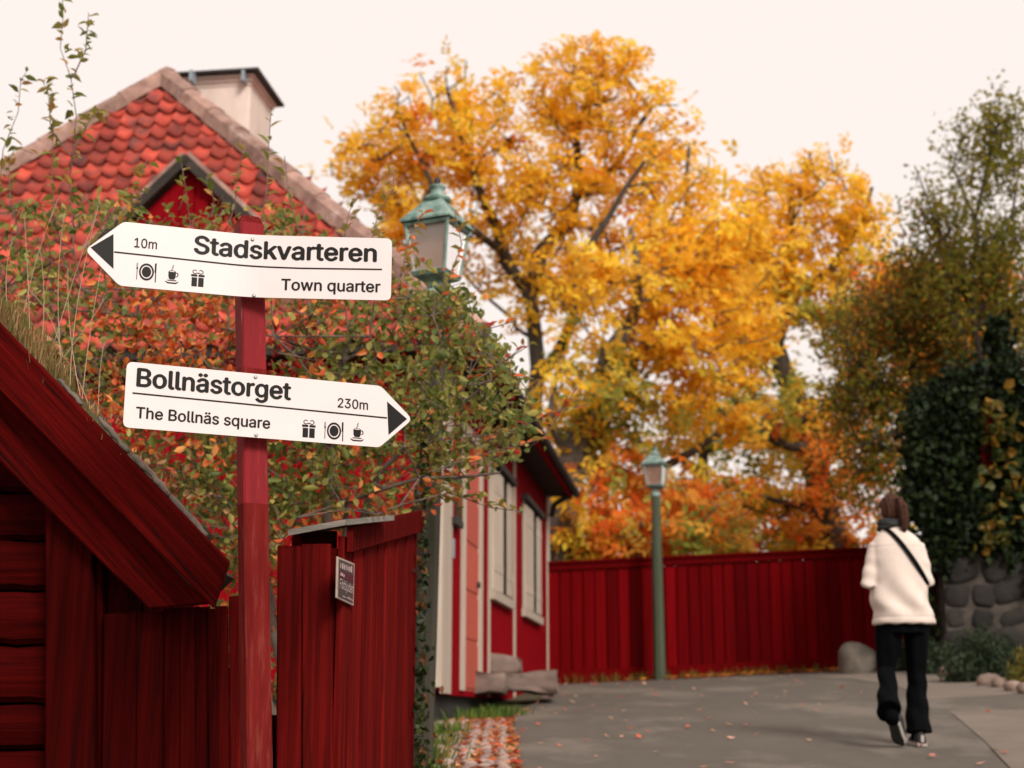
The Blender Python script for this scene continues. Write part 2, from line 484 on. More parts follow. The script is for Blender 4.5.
# ------------------------------------------------------------------ leaves as numpy soups
def leaf_soup(c, L, W, cols, up=0.35, fold=0.0, shape=4):
    """c (n,3) centres; returns verts, faces, colours of rhombic (4) or folded six-point (6) leaves"""
    n = len(c)
    d = rng.normal(size=(n, 3)); d[:, 2] -= up; d /= np.linalg.norm(d, axis=1, keepdims=True)
    a = rng.normal(size=(n, 3)); s = np.cross(d, a); s /= np.linalg.norm(s, axis=1, keepdims=True)
    nn = np.cross(d, s)
    L = (L * rng.uniform(.7, 1.25, n))[:, None]; W = (W * rng.uniform(.75, 1.2, n))[:, None]
    if shape == 4:
        vs = np.stack([c - d * L / 2, c + s * W / 2 - d * L * .05, c + d * L / 2, c - s * W / 2 - d * L * .05], 1)
        f = np.arange(n * 4).reshape(n, 4)
        k = 4
    else:
        vs = np.stack([c - d * L / 2, c - d * L * .12 + s * W / 2 + nn * W * .22, c + d * L * .22 + s * W * .40 + nn * W * .18,
                       c + d * L / 2 - nn * L * .10, c + d * L * .22 - s * W * .40 + nn * W * .18, c - d * L * .12 - s * W / 2 + nn * W * .22], 1)
        b = np.arange(n)[:, None] * 6
        f = np.concatenate([b + [0, 1, 2, 3], b + [0, 3, 4, 5]])
        k = 6
    cc = np.repeat(cols, k, axis=0)
    return vs.reshape(-1, 3), f, cc


def pinnate(c, rach, L, W, cols, k=7):
    """feathered leaves: k leaflets along each leaf stalk, blades turned towards the light"""
    n = len(c)
    nn = rng.normal(size=(n, 3)) * .55 + np.array([.18, -.55, .65]); nn /= np.linalg.norm(nn, axis=1, keepdims=True)
    a = rng.normal(size=(n, 3)); a[:, 2] -= .5
    d = a - nn * (a * nn).sum(1, keepdims=True); d /= np.linalg.norm(d, axis=1, keepdims=True)
    s = np.cross(nn, d)
    sz = rng.uniform(.75, 1.25, (n, 1))
    vs = []
    for i in range(k):
        t = (i // 2) / (k // 2) - .45
        sg = 0 if i == k - 1 else (1 if i % 2 else -1)
        b = c + d * rach * t * sz
        dr = (d * .55 + s * sg * .85) if sg else d.copy()
        dr = dr + rng.normal(size=(n, 3)) * .22; dr /= np.linalg.norm(dr, axis=1, keepdims=True)
        p = np.cross(nn + rng.normal(size=(n, 3)) * .3, dr); p /= np.linalg.norm(p, axis=1, keepdims=True)
        l = L * sz * rng.uniform(.8, 1.15, (n, 1)); w = W * sz * rng.uniform(.8, 1.15, (n, 1))
        vs.append(np.stack([b, b + dr * l * .45 + p * w * .5, b + dr * l - nn * l * .12, b + dr * l * .45 - p * w * .5], 1))
    v = np.stack(vs, 1).reshape(-1, 3)
    cc = np.repeat(np.repeat(cols, k, axis=0) * rng.uniform(.88, 1.1, (n * k, 1)), 4, axis=0)
    return v, np.arange(n * k * 4).reshape(-1, 4), np.clip(cc, 0, .96)


def vnoise(p, s, seed):
    r = np.random.default_rng(seed)
    k = r.normal(size=(6, 3)) * s; ph = r.uniform(0, 6.3, 6)
    return np.sin(p @ k.T + ph).mean(1) * 1.6


def palette(n, pal, w=None):
    pal = np.array([s2l(*c) for c in pal])
    i = rng.choice(len(pal), n, p=w)
    c = pal[i] * rng.uniform(.75, 1.15, (n, 1))
    return np.clip(c, 0, .95)


def skeleton(limbs, tips, sag=0.1, step=0.6):
    """limbs: list of (points, r0, r1). tips (n,3). returns nodes, parents, radii"""
    pos, par, rad = [], [], []
    for pts, r0, r1 in limbs:
        pts = [np.array(p, float) for p in pts]
        tot = sum(np.linalg.norm(pts[i + 1] - pts[i]) for i in range(len(pts) - 1)); run = 0
        if pos:
            d = np.linalg.norm(np.array(pos) - pts[0], axis=1); last = int(d.argmin())
        else:
            last = -1
        for i in range(len(pts) - 1):
            seg = np.linalg.norm(pts[i + 1] - pts[i]); m = max(1, int(seg / step))
            for k in range(m + (1 if i == len(pts) - 2 else 0)):
                p = pts[i] + (pts[i + 1] - pts[i]) * (k / m)
                t = (run + seg * k / m) / tot
                pos.append(p + rng.normal(size=3) * step * .06); par.append(last); rad.append(r0 + (r1 - r0) * t); last = len(pos) - 1
            run += seg
    nl = len(pos)
    tips = np.asarray(tips, float)
    A = np.array(pos)
    order = np.argsort([np.linalg.norm(A - t, axis=1).min() for t in tips])
    cap = nl + len(tips) * 12 + 10
    arr = np.zeros((cap, 3)); arr[:nl] = A; n = nl
    tipnode = np.zeros(len(tips), int)
    for ti in order:
        t = tips[ti]
        d = np.linalg.norm(arr[:n] - t, axis=1) * (1 + .5 * (arr[:n, 2] > t[2]))
        j = int(d.argmin()); a = arr[j].copy()
        m = max(1, min(5, int(np.linalg.norm(t - a) / step) + 1)); last = j
        bend = rng.normal(size=3) * np.linalg.norm(t - a) * .1
        bend[2] -= np.linalg.norm(t - a) * sag
        for k in range(1, m + 1):
            u = k / m
            arr[n] = a + (t - a) * u + bend * math.sin(u * math.pi) + (rng.normal(size=3) * step * .08 if k < m else 0)
            par.append(last); rad.append(0); last = n; n += 1
        tipnode[ti] = last
    return arr[:n], np.array(par), np.array(rad), tipnode, nl


def branch_mesh(pos, par, rad, nl, tip_r, power, m, sides=6):
    n = len(pos); cnt = np.zeros(n)
    kids = np.zeros(n, int)
    for i in range(n):
        if par[i] >= 0: kids[par[i]] += 1
    cnt[kids == 0] = 1
    for i in range(n - 1, -1, -1):
        if par[i] >= 0: cnt[par[i]] += cnt[i]
    r = tip_r * cnt ** power
    r[:nl] = np.maximum(rad[:nl], tip_r)
    for i in range(nl, n):
        r[i] = min(r[i], r[par[i]] * .95)
    vs, fs = [], []
    idx = [i for i in range(n) if par[i] >= 0]
    a = pos[par[idx]]; b = pos[idx]; ra = r[par[idx]].copy(); rb = r[idx]
    jump = np.array([i < nl and par[i] != i - 1 for i in idx])
    ra[jump] = np.minimum(ra[jump], rb[jump] * 1.25)
    big = np.array([i >= nl for i in idx]) & (par[idx] < nl)
    ra[big] = np.minimum(ra[big], rb[big] * 1.5)
    d = b - a; ln = np.linalg.norm(d, axis=1, keepdims=True) + 1e-9; d /= ln
    b = b + d * rb[:, None] * .35
    h = np.where(np.abs(d[:, 2:3]) > .9, np.array([[1., 0, 0]]), np.array([[0, 0, 1.]]))
    s = np.cross(d, h); s /= np.linalg.norm(s, axis=1, keepdims=True); t = np.cross(d, s)
    an = np.arange(sides) * 2 * math.pi / sides
    ring = s[:, None, :] * np.cos(an)[None, :, None] + t[:, None, :] * np.sin(an)[None, :, None]
    va = a[:, None, :] + ring * ra[:, None, None]; vb = b[:, None, :] + ring * rb[:, None, None]
    vv = np.concatenate([va, vb], 1).reshape(-1, 3)
    o = np.arange(len(idx))[:, None] * sides * 2
    k = np.arange(sides); k2 = (k + 1) % sides
    f = np.stack([o + k, o + k2, o + k2 + sides, o + k + sides], -1).reshape(-1, 4)
    return vv, f


def blob_points(blobs, n, shell=.5):
    w = np.array([b[1][0] * b[1][1] for b in blobs], float); w /= w.sum()
    i = rng.choice(len(blobs), n, p=w)
    d = rng.normal(size=(n, 3)); d /= np.linalg.norm(d, axis=1, keepdims=True)
    r = rng.uniform(0, 1, n) ** shell
    c = np.array([b[0] for b in blobs]); s = np.array([b[1] for b in blobs])
    return c[i] + d * r[:, None] * s[i]


def pblob(px, py, Y, rx, ry, ryd=2.0):
    k = Y / F * 1.02
    return (tuple(P(px, py, Y)), (rx * k, ryd, ry * k))


def make_tree(name, label, cat, limbs, blobs, ntips, per, sig, leafL, leafW, color, bark, tip_r=.012, power=.42, group=None, sides=6, lm='leaf', shape=4, sag=.08, step=.6, up=.35, feather=0.0):
    foot = limbs[0][0][0]
    root = thing(name, foot, label, cat, group)
    tips = blob_points(blobs, ntips)
    pos, par, rad, tn, nl = skeleton(limbs, tips, sag, step)
    f0 = np.array(foot)
    vv, ff = branch_mesh(pos, par, rad, nl, tip_r, power, M[bark], sides)
    # the stem and its main limbs, and the thinner branches, as two parts
    put('trunk', fast_mesh(vv - f0, ff, M[bark], smooth=True), root)
    cen = np.repeat(tips, per, axis=0)
    pa = pos[par[tn]]; back = np.repeat(pa, per, axis=0)
    u = rng.uniform(0, 1, (len(cen), 1)) ** 2 * .9
    c = cen * (1 - u) + back * u + rng.normal(size=cen.shape) * np.array([sig, sig, sig * .75])
    cols = color(c, np.repeat(np.arange(ntips), per))
    if feather:
        v, f, cc = pinnate(c, feather, leafL, leafW, cols)
    else:
        v, f, cc = leaf_soup(c, leafL, leafW, cols, up, shape=shape)
    put('crown', fast_mesh(v - f0, f, M[lm], cc), root)['kind'] = 'stuff'
    return root


# ------------------------------------------------------------------ red fence across the end of the road
def chamfer_board(w, t, h, ch=.006, seed=0, rough_top=0.0):
    """a board standing on its origin, front face towards -y"""
    r = np.random.default_rng(seed)
    mb = MB()
    zs = [0, h * .5, h]
    prof = [(-w / 2, 0), (-w / 2, -t + ch), (-w / 2 + ch, -t), (w / 2 - ch, -t), (w / 2, -t + ch), (w / 2, 0)]
    rings = []
    for z in zs:
        j = r.uniform(-.002, .002)
        rings.append([(x + j, y, z + (r.uniform(-rough_top, rough_top) if z == h else 0)) for x, y in prof])
    mb.loft(rings)
    return mb


FY = 20.8
fa, fb = P(548, 683, FY), P(950, 664, FY)
fence = thing('plank_fence', ((fa.x + fb.x) / 2, FY, fa.z), 'long dark red plank fence closing off the end of the road', 'fence')
nb = 34
fdir = (fb - fa) / nb
fm = [chamfer_board(fdir.x * .93, .028, 1.0, .012, i) for i in range(4)]
fmesh = [mesh_of(b.v, b.f, M['falu_fence']) for b in fm]
fh = 116 * FY / F
for i in range(nb):
    p = fa + fdir * (i + .5)
    o = put('board', fmesh[i % 4], fence, (p.x, FY + random.uniform(-.004, .004), p.z + .02))
    o.scale = (1, 1, fh - .045)
mb = MB()
for z0, z1, y0, y1 in ((fh - .10, fh - .01, -.06, .03),):
    mb.hexa([fa + V((0, y0, z0)), fb + V((0, y0, z0)), fb + V((0, y1, z0)), fa + V((0, y1, z0)), fa + V((0, y0, z1)), fb + V((0, y0, z1)), fb + V((0, y1, z1)), fa + V((0, y1, z1))])
mb.build('top_rail', M['falu_fence'], fence)
mb = MB()
z0, z1 = fh - .008, fh + .03
mb.hexa([fa + V((0, -.09, z0)), fb + V((0, -.09, z0)), fb + V((0, .06, z0)), fa + V((0, .06, z0)), fa + V((0, -.09, z1)), fb + V((0, -.09, z1)), fb + V((0, .06, z1)), fa + V((0, .06, z1))])
mb.build('cap_board', M['falu_fence'], fence)
mb = MB()
z0, z1 = -.04, .16
mb.hexa([fa + V((0, -.055, z0)), fb + V((0, -.055, z0)), fb + V((0, -.031, z0)), fa + V((0, -.031, z0)), fa + V((0, -.055, z1)), fb + V((0, -.055, z1)), fb + V((0, -.031, z1)), fa + V((0, -.031, z1))])
mb.build('base_board', M['falu_fence'], fence)
mb = MB()
mb.hexa([fa + V((0, .002, -.1)), fb + V((0, .002, -.1)), fb + V((0, .025, -.1)), fa + V((0, .025, -.1)), fa + V((0, .002, fh - .11)), fb + V((0, .002, fh - .11)), fb + V((0, .025, fh - .11)), fa + V((0, .025, fh - .11))])
mb.build('backing', M['falu_fence'], fence)

# ------------------------------------------------------------------ the hip-roofed red house along the street
D = V((0.1325, 0.9912, 0)); D.normalize()
NR = V((D.y, -D.x, 0))                           # out of the street wall
ZE = 3.22 + H                                    # eave height
C1 = V((-0.31, 12.0, ZE))                        # near right eave corner
Wd, Ah, LEN = 3.8, 2.0, 8.95
C2 = C1 - NR * (2 * Wd)
C3 = C1 + D * LEN
C4 = C2 + D * LEN
RISE = 6.78 - 3.22
A1 = C1 - NR * Wd + D * Ah + V((0, 0, RISE))
A2 = C3 - NR * Wd - D * Ah + V((0, 0, RISE))
WO = C1 - NR * .36 + D * .34                     # near corner of the walls
WO.z = 0
house = thing('red_house', (WO.x - 3, 16, float(gz(-1, 16))), 'red timber house with hipped clay tile roof and cream trim along the street', 'house')
wallN = NR


def wp(px, py, off=0.0):
    return on_plane(px, py, WO + NR * off, wallN)


def wcoord(px, py=600, off=0.0):
    return (wp(px, py, off) - WO).dot(D)


WL = wcoord(548)
zb = float(gz(0, 13)) + .22                      # bottom of the cladding


def wbox(t0, t1, z0, z1, o0, o1):
    """box on the street wall: t along the wall, z height, o outwards"""
    c = WO + D * ((t0 + t1) / 2) + NR * ((o0 + o1) / 2); c.z = (z0 + z1) / 2
    return MB().box(c, D * ((t1 - t0) / 2), NR * ((o1 - o0) / 2), V((0, 0, (z1 - z0) / 2)))


WW = 2 * (Wd - .36)
# walls
mb = wbox(0, WL, zb, ZE - .02, -.16, 0)
mb.build('street_wall', M['falu_house'], house)
c = WO - NR * (WW / 2) - D * .0; c.z = (zb + ZE) / 2
MB().box(c + D * .08, NR * (WW / 2 - .165), D * .08, V((0, 0, (ZE - zb) / 2 - .02))).build('end_wall', M['falu_house'], house)
c = WO - NR * (WW / 2) + D * (WL - .08); c.z = (zb + ZE) / 2
MB().box(c, NR * (WW / 2 - .165), D * .08, V((0, 0, (ZE - zb) / 2 - .02))).build('end_wall', M['falu_house'], house)
c = WO - NR * (WW - .08) + D * (WL / 2); c.z = (zb + ZE) / 2
MB().box(c, NR * .08, D * (WL / 2), V((0, 0, (ZE - zb) / 2 - .02))).build('back_wall', M['falu_house'], house)
mb = wbox(-.02, WL - .1, float(gz(0, 11)) - .5, zb, -.3, -.05)
mb.build('plinth', M['wall_stone'], house)
c = WO - NR * (WW / 2); c.z = (zb + float(gz(-3, 11.5)) - .5) / 2
MB().box(c + D * .1, NR * (WW / 2 - .31), D * .05, V((0, 0, (zb - float(gz(-3, 11.5)) + .5) / 2))).build('plinth', M['wall_stone'], house)
# cladding boards on the street wall and on the near end wall
mb = MB()
t = .02
while t < WL - .1:
    b = wbox(t, t + .15, zb - .03, ZE - .05, .001, .012); mb.add(b.v, b.f)
    t += .165
mb.build('cladding', M['falu_house'], house)['kind'] = 'stuff'
mb = MB()
t = .02
while t < WW - .2:
    c = WO - NR * (t + .08) - D * .011; c.z = (zb + ZE) / 2
    mb.box(c, NR * .075, D * .01, V((0, 0, (ZE - zb) / 2 - .03)))
    t += .165
mb.build('cladding', M['falu_house'], house)['kind'] = 'stuff'
# corner boards, door, windows; positions measured along the wall
t_corner = wcoord(452, off=.03)
mb = wbox(-.03, max(.2, t_corner), zb - .02, ZE - .06, .013, .03); mb.build('corner_board', M['cream'], house)
c = WO - NR * .09 - D * .035; c.z = (zb + ZE) / 2
MB().box(c, NR * .12, D * .012, V((0, 0, (ZE - zb) / 2 - .03))).build('corner_board', M['cream'], house)
mb = wbox(WL - .28, WL + .02, zb - .02, ZE - .06, .013, .03); mb.build('corner_board', M['cream'], house)
ztop = lambda px, py: wp(px, py).z


def board_on_wall(name, px0, px1, z0, z1, o0, o1, m, par=house):
    t0, t1 = wcoord(px0, off=o1), wcoord(px1, off=o1)
    return wbox(t0, t1, z0, z1, o0, o1).build(name, M[m], par)


# small dark window beside the corner board
zs0, zs1 = ztop(458, 524), ztop(458, 478)
f = board_on_wall('window', 456, 462.5, zs0, zs1, .013, .03, 'black_iron')
board_on_wall('pane', 456.8, 461.8, zs0 + .06, zs1 - .06, .031, .034, 'glass_dark', f)
board_on_wall('sill', 455.5, 463, zs0 - .06, zs0, .013, .07, 'black_iron', f)
board_on_wall('number_plate', 452.3, 454.4, ztop(453, 560), ztop(453, 541), .031, .036, 'grey_blue')
# door
zd0, zd1 = zb + .02, ztop(472, 455)
dr = board_on_wall('door', 466, 480, zd0, zd1, -.02, .016, 'door')
for k in range(5):
    zz = zd0 + (zd1 - zd0) * (k + .5) / 5
    board_on_wall('door_plank', 466.6, 479.4, zz - (zd1 - zd0) * .088, zz + (zd1 - zd0) * .088, .0165, .024, 'door', dr)
board_on_wall('door_frame', 463.2, 466, zd0, zd1 + .1, .013, .04, 'cream', dr)
board_on_wall('door_frame', 480, 483, zd0, zd1 + .1, .013, .04, 'cream', dr)
board_on_wall('lintel', 463.2, 483, zd1 + .101, zd1 + .2, .013, .05, 'cream', dr)
MB().lathe(wp(478.6, 585, .04) + V((0, 0, 0)), [(.018, -.03), (.022, 0), (.018, .03)], 8).build('handle', M['black_iron'], dr)
for px in (489.8, 515.2):
    board_on_wall('cover_strip', px - .8, px + .8, zb - .02, ZE - .06, .013, .026, 'cream')


def window(pa, pb, ytop, ybot, pc):
    z1, z0 = ztop(pc, ytop), ztop(pc, ybot)
    ta, tb = wcoord(pa, off=.05), wcoord(pb, off=.05)
    w = tb - ta
    f = wbox(ta, tb, z0, z1, .013, .02).build('window', M['black_iron'], house)
    wbox(ta + w * .36, tb - w * .30, z0 + .05, z1 - .05, .021, .024).build('pane', M['glass_dark'], f)
    for nm, a, b in (('casing', ta, ta + .09), ('casing', tb - .09, tb)):
        wbox(a, b, z0, z1, .0205, .035).build(nm, M['cream'], f)
    # two plank shutters, the near one wider and swung a little out
    for side, a, wd, ang in ((0, ta + .02, w * .40, .025), (1, tb - .02, w * .27, -.01)):
        c0 = WO + D * a + NR * .045
        dv = (D if side == 0 else -D) * math.cos(ang) + NR * abs(math.sin(ang))
        nv = dv.cross(V((0, 0, 1)))
        sh = MB()
        cc = c0 + dv * (wd / 2); cc.z = (z0 + z1) / 2 - (.0 if side else .02)
        sh.box(cc, dv * (wd / 2), nv * .009, V((0, 0, (z1 - z0) / 2 - .03)))
        s = sh.build('shutter', M['cream'], f)
        for zz in (z0 + .25, z1 - .25):
            cb = cc.copy(); cb.z = zz
            MB().box(cb, dv * (wd / 2 - .01), nv * .014, V((0, 0, .045))).build('batten', M['cream'], s)
    wbox(ta - .08, tb + .08, z1 + .001, z1 + .07, .013, .10).build('hood', M['dark_wood'], f)
    wbox(ta - .04, tb + .04, z0 - .1, z0 - .002, .013, .075).build('sill', M['cream'], f)


window(493, 512.5, 480, 598, 503)
window(525, 541.5, 514, 615, 533)

# roof: underlay, soffit and fascia
mb = MB()
th = V((0, 0, .1))
for a, b, c_, d_ in ((C1, C2, A1, A1), (C3, C1, A1, A2), (C2, C4, A2, A1), (C4, C3, A2, A2)):
    if c_ == d_:
        mb.add([a, b, c_], [(0, 1, 2)])
    else:
        mb.add([a, b, c_, d_], [(0, 1, 2, 3)])
mb.build('roof_underlay', M['dark_wood'], house)
mb = MB()
c = (C1 + C4) / 2 - V((0, 0, .06))
mb.box(c, NR * (Wd - .03), D * (LEN / 2 - .03), V((0, 0, .02)))
mb.build('soffit', M['dark_wood'], house)
mb = MB()
mb.box((C1 + C3) / 2 + V((0, 0, -.03)) + NR * .0, NR * .02, D * (LEN / 2), V((0, 0, .09)))
mb.build('fascia', M['falu_house'], house)
mb = MB()
mb.box((C1 + C2) / 2 + V((0, 0, -.03)), NR * Wd, D * .02, V((0, 0, .08)))
mb.build('fascia', M['dark_wood'], house)
mb = MB()
g0 = C1 + NR * .07 + V((0, 0, -.02)); g1 = C3 + NR * .07 + D * .15 + V((0, 0, -.02))
mb.tube([g0, g1], .055, 8)
mb.build('gutter', M['dark_wood'], house, True)
pd = C3 - D * .25 + NR * .06
MB().tube([pd + V((0, 0, -.05)), pd + V((0, 0, -.22)) - NR * .28, pd - NR * .33 + V((0, 0, -.4))], .045, 8, hint=(1, .2, .1)).build('downpipe', M['grey_wood'], house, True)

# corrugated tiling on the slopes the street does not show
def corrugated(a, b, ta, tb, nrm, w=.21, rows=20):
    """roof slope with eave a-b and top ta-tb, tile rolls running up the slope"""
    mb = MB(); e = (b - a); n = int(e.length / w)
    vs, fs = [], []
    m = n * 4
    for r in range(rows + 1):
        u = r / rows
        p0 = a + (ta - a) * u; p1 = b + (tb - b) * u
        for k in range(m + 1):
            p = p0 + (p1 - p0) * (k / m) + nrm * (.06 + .035 * math.sin(k / 4 * 2 * math.pi))
            vs.append(p)
    for r in range(rows):
        for k in range(m):
            i = r * (m + 1) + k
            fs.append((i, i + 1, i + m + 2, i + m + 1))
    return mb.add(vs, fs)


sn = (C1 - C3).cross(A1 - C3).normalized(); sn = sn if sn.z > 0 else -sn
corrugated(C1, C3, A1, A2, sn).build('roof_tiling', M['tile'], house, True)['kind'] = 'stuff'
sn = (C2 - C4).cross(A1 - C4).normalized(); sn = sn if sn.z > 0 else -sn
corrugated(C2, C4, A1, A2, sn).build('roof_tiling', M['tile'], house, True)['kind'] = 'stuff'

# tiled hip face towards the camera, tile by tile
eu = NR.copy()
mid = (C1 + C2) / 2
ev = (A1 - mid); SL = ev.length; ev.normalize()
en = eu.cross(ev).normalized(); en = en if en.z > 0 else -en
TW, TE = .186, .205


def tile_mesh():
    us = np.linspace(-.5, .5, 9)
    prof = np.array([.048, .050, .030, .008, -.004, -.006, .0, .018, .044])
    vs, fs = [], []
    for row, (v0, lift) in enumerate([(TE * 1.12, .0), (TE * .45, .018), (0, .042), (0, .008)]):
        for k, uu in enumerate(us):
            sc = -.055 * math.cos(uu * math.pi * .96) * (1 if v0 == 0 else 0) * (.55 + .45 * (uu < .42))
            vs.append((uu * TW * 1.06, v0 + sc, prof[k] * .62 + lift))
    for r in range(3):
        for k in range(8):
            a = r * 9 + k
            fs.append((a, a + 9, a + 10, a + 1))
    return mesh_of(vs, fs, M['tile'], True)


TM = tile_mesh()
Rm = Matrix((eu, ev, en)).transposed().to_4x4()
dorm_p = on_plane(188, 164, mid, en)            # where the dormer's ridge meets the view of the hip face
spots = []
rows = int(SL / TE)
for r in range(rows):
    v = r * TE
    hw = Wd * (1 - v / SL)
    k0 = int((hw) / TW)
    for k in range(-k0, k0 + 1):
        u = k * TW + (0 if r % 2 == 0 else 0)
        if abs(u) > hw - .03: continue
        p = mid + eu * u + ev * v + en * .015
        px, py = pix(p)
        spots.append((p, float(px[0]), float(py[0]), k, r))
vis = [s for s in spots if -6 < s[1] < 420 and s[2] < 330]
vis.sort(key=lambda s: abs(s[2] - 150) + max(0, s[1] - 300) * 2 + max(0, s[2] - 235) * 3)
keep = set(id(s) for s in vis[:298])
rest_v, rest_f = [], []
tv = np.array([v.co for v in TM.vertices]); tf = [tuple(p.vertices) for p in TM.polygons]
R3 = np.array(Rm.to_3x3())
for s in spots:
    p = s[0]
    if id(s) in keep:
        o = put('tile', TM, house, p + en * random.uniform(0, .016) + ev * random.uniform(-.012, .012) + eu * random.uniform(-.006, .006))
        o.rotation_euler = (Rm @ Matrix.Rotation(random.uniform(-.06, .06), 4, 'Z') @ Matrix.Rotation(random.uniform(-.05, .05), 4, 'Y')).to_euler()
    else:
        n0 = len(rest_v)
        rest_v += list(tv @ R3.T + np.array(p) - np.array(house.location))
        rest_f += [tuple(i + n0 for i in f) for f in tf]
put('tiling', mesh_of(rest_v, rest_f, M['tile'], True), house)['kind'] = 'stuff'

# hip caps
for a, b in ((C1, A1), (C2, A1)):
    d = (b - a); n = 11; L_ = d.length; d = d.normalized()
    side = d.cross(V((0, 0, 1))).normalized(); upv = side.cross(d)
    for i in range(n):
        s0 = L_ * i / n - .02; s1 = L_ * (i + 1) / n + .01
        mb = MB()
        rings = []
        for s, lf in ((s0, .03), (s1, .0)):
            c = a + d * s + upv * (.055 + lf * .5)
            rings.append([c + side * x + upv * z for x, z in ((-.13, -.10), (-.125, .02), (-.07, .075), (0, .09), (.07, .075), (.125, .02), (.13, -.10))])
        mb.loft(rings)
        mb.build('hip_cap', M['hip_cap'], house)
mb = MB().tube([A1 + V((0, 0, .06)), A2 + V((0, 0, .06))], .13, 8)
mb.build('ridge_cap', M['hip_cap'], house)

# small gabled dormer on the hip face
dap = P(188, 158, dorm_p.y - .62)
fwd = D
half, drop = .95, .92
dl = dap - NR * half - V((0, 0, drop)); drr = dap + NR * half - V((0, 0, drop))
# red boarded front
mb = MB()
inx = .06
f0 = dap + fwd * .06 - V((0, 0, .10))
ft = [f0, f0 - NR * half - V((0, 0, drop)), f0 + NR * half - V((0, 0, drop))]
mb.add([ft[0], ft[1], ft[2]] + [p + fwd * .05 for p in ft], [(0, 1, 2), (5, 4, 3), (0, 3, 4, 1), (1, 4, 5, 2), (2, 5, 3, 0)])
dm = mb.build('dormer', M['falu_house'], house)
for k in range(-6, 7):
    x = k * .15
    top = drop * (1 - abs(x) / half) - .18
    if top <= 0.05: continue
    base_ = ft[0] - V((0, 0, drop)) + NR * x - fwd * .012
    MB().box(base_ + V((0, 0, top / 2)), NR * .066, fwd * .011, V((0, 0, top / 2))).build('board', M['falu_house'], dm)
for sgn in (-1, 1):
    e = (NR * sgn * half - V((0, 0, drop))); ln = e.length + .12; e.normalize()
    nup = e.cross(fwd); nup = nup if nup.z > 0 else -nup
    # roof slab
    MB().box(dap + e * (ln / 2) + fwd * .48 + nup * .035, e * (ln / 2), fwd * .55, nup * .022).build('dormer_roof', M['hip_cap'], dm)
    MB().box(dap + e * (ln / 2) - fwd * .065 - nup * .030, e * (ln / 2), fwd * .014, nup * .045).build('barge_board', M['dark_wood'], dm)

# chimney
CHY = 16.7
cl, cr = P(181, 120, CHY), P(250, 120, CHY)
cw = (cr - cl).length / 2
cc = (cl + cr) / 2 + D * cw
ztop_ = P(220, 84, CHY).z
zlow = ztop_ - 2.2
mb = MB(); mb.box(V((cc.x, cc.y, (ztop_ + zlow) / 2)), NR * cw, D * cw, V((0, 0, (ztop_ - zlow) / 2)))
ch = mb.build('chimney', M['plaster'], house, bevel=.02)
for i, (ex, z0, z1) in enumerate(((.012, -.05, .0), (.035, .001, .05), (.06, .051, .10))):
    MB().box(V((cc.x, cc.y, ztop_ + (z0 + z1) / 2 + .0)), NR * (cw + ex), D * (cw + ex), V((0, 0, (z1 - z0) / 2))).build('cornice', M['plaster'], ch, bevel=.012)
mb = MB()
e = cw + .14
b = V((cc.x, cc.y, ztop_ + .101))
mb.add([b - NR * e - D * e, b + NR * e - D * e, b + NR * e + D * e, b - NR * e + D * e, b - NR * e - D * e + V((0, 0, .03)), b + NR * e - D * e + V((0, 0, .03)), b + NR * e + D * e + V((0, 0, .03)), b - NR * e + D * e + V((0, 0, .03)), b - NR * .2 + V((0, 0, .055)), b + NR * .2 + V((0, 0, .055))],
       [(3, 2, 1, 0), (0, 1, 5, 4), (1, 2, 6, 5), (2, 3, 7, 6), (3, 0, 4, 7), (4, 5, 9, 8), (6, 7, 8, 9), (5, 6, 9), (7, 4, 8)])
mb.build('chimney_cap', M['sheet_metal'], ch)
for px in (193, 245):
    q_ = P(px, 76, CHY - .12)
    MB().box(V((q_.x, q_.y, ztop_ + .03)), NR * .018, D * .09, V((0, 0, .07))).build('cap_strap', M['grey_blue'], ch)

# stone steps at the door
def slab(name, px0, px1, py0, py1, Y, dep, seed, label):
    a, b = P(px0, py1, Y), P(px1, py0, Y)
    r = np.random.default_rng(seed)
    bm = bmesh.new(); bmesh.ops.create_cube(bm, size=2)
    bmesh.ops.bevel(bm, geom=bm.edges[:], offset=.09, segments=1, affect='EDGES')
    bmesh.ops.subdivide_edges(bm, edges=bm.edges[:], cuts=2, use_grid_fill=True)
    hx, hz = (b.x - a.x) / 2, (b.z - a.z) / 2
    for v in bm.verts:
        v.co = (v.co.x * hx + r.normal() * .012, v.co.y * dep + r.normal() * .015, v.co.z * hz * (1 + .25 * math.sin(v.co.x * 2.3 + seed * 2)) + r.normal() * .008)
    me = bpy.data.meshes.new('m'); bm.to_mesh(me); bm.free(); me.materials.append(M['pink_stone'])
    me.polygons.foreach_set('use_smooth', [True] * len(me.polygons))
    o = put(name, me, None, ((a.x + b.x) / 2, Y + dep, (a.z + b.z) / 2))
    o.rotation_euler = (0, 0, random.uniform(-.05, .05))
    tag(o, label, 'step', 'rough stone steps at the house door')


slab('stone_step', 470, 521, 655, 675, 15.2, .55, 1, 'upper rough pinkish stone slab of the door steps')
slab('stone_step', 464, 506, 671, 694, 14.2, .45, 2, 'lower left block of the rough stone door steps')
slab('stone_step', 501, 557, 672, 692, 15.0, .5, 3, 'long low stone slab at the right of the door steps')

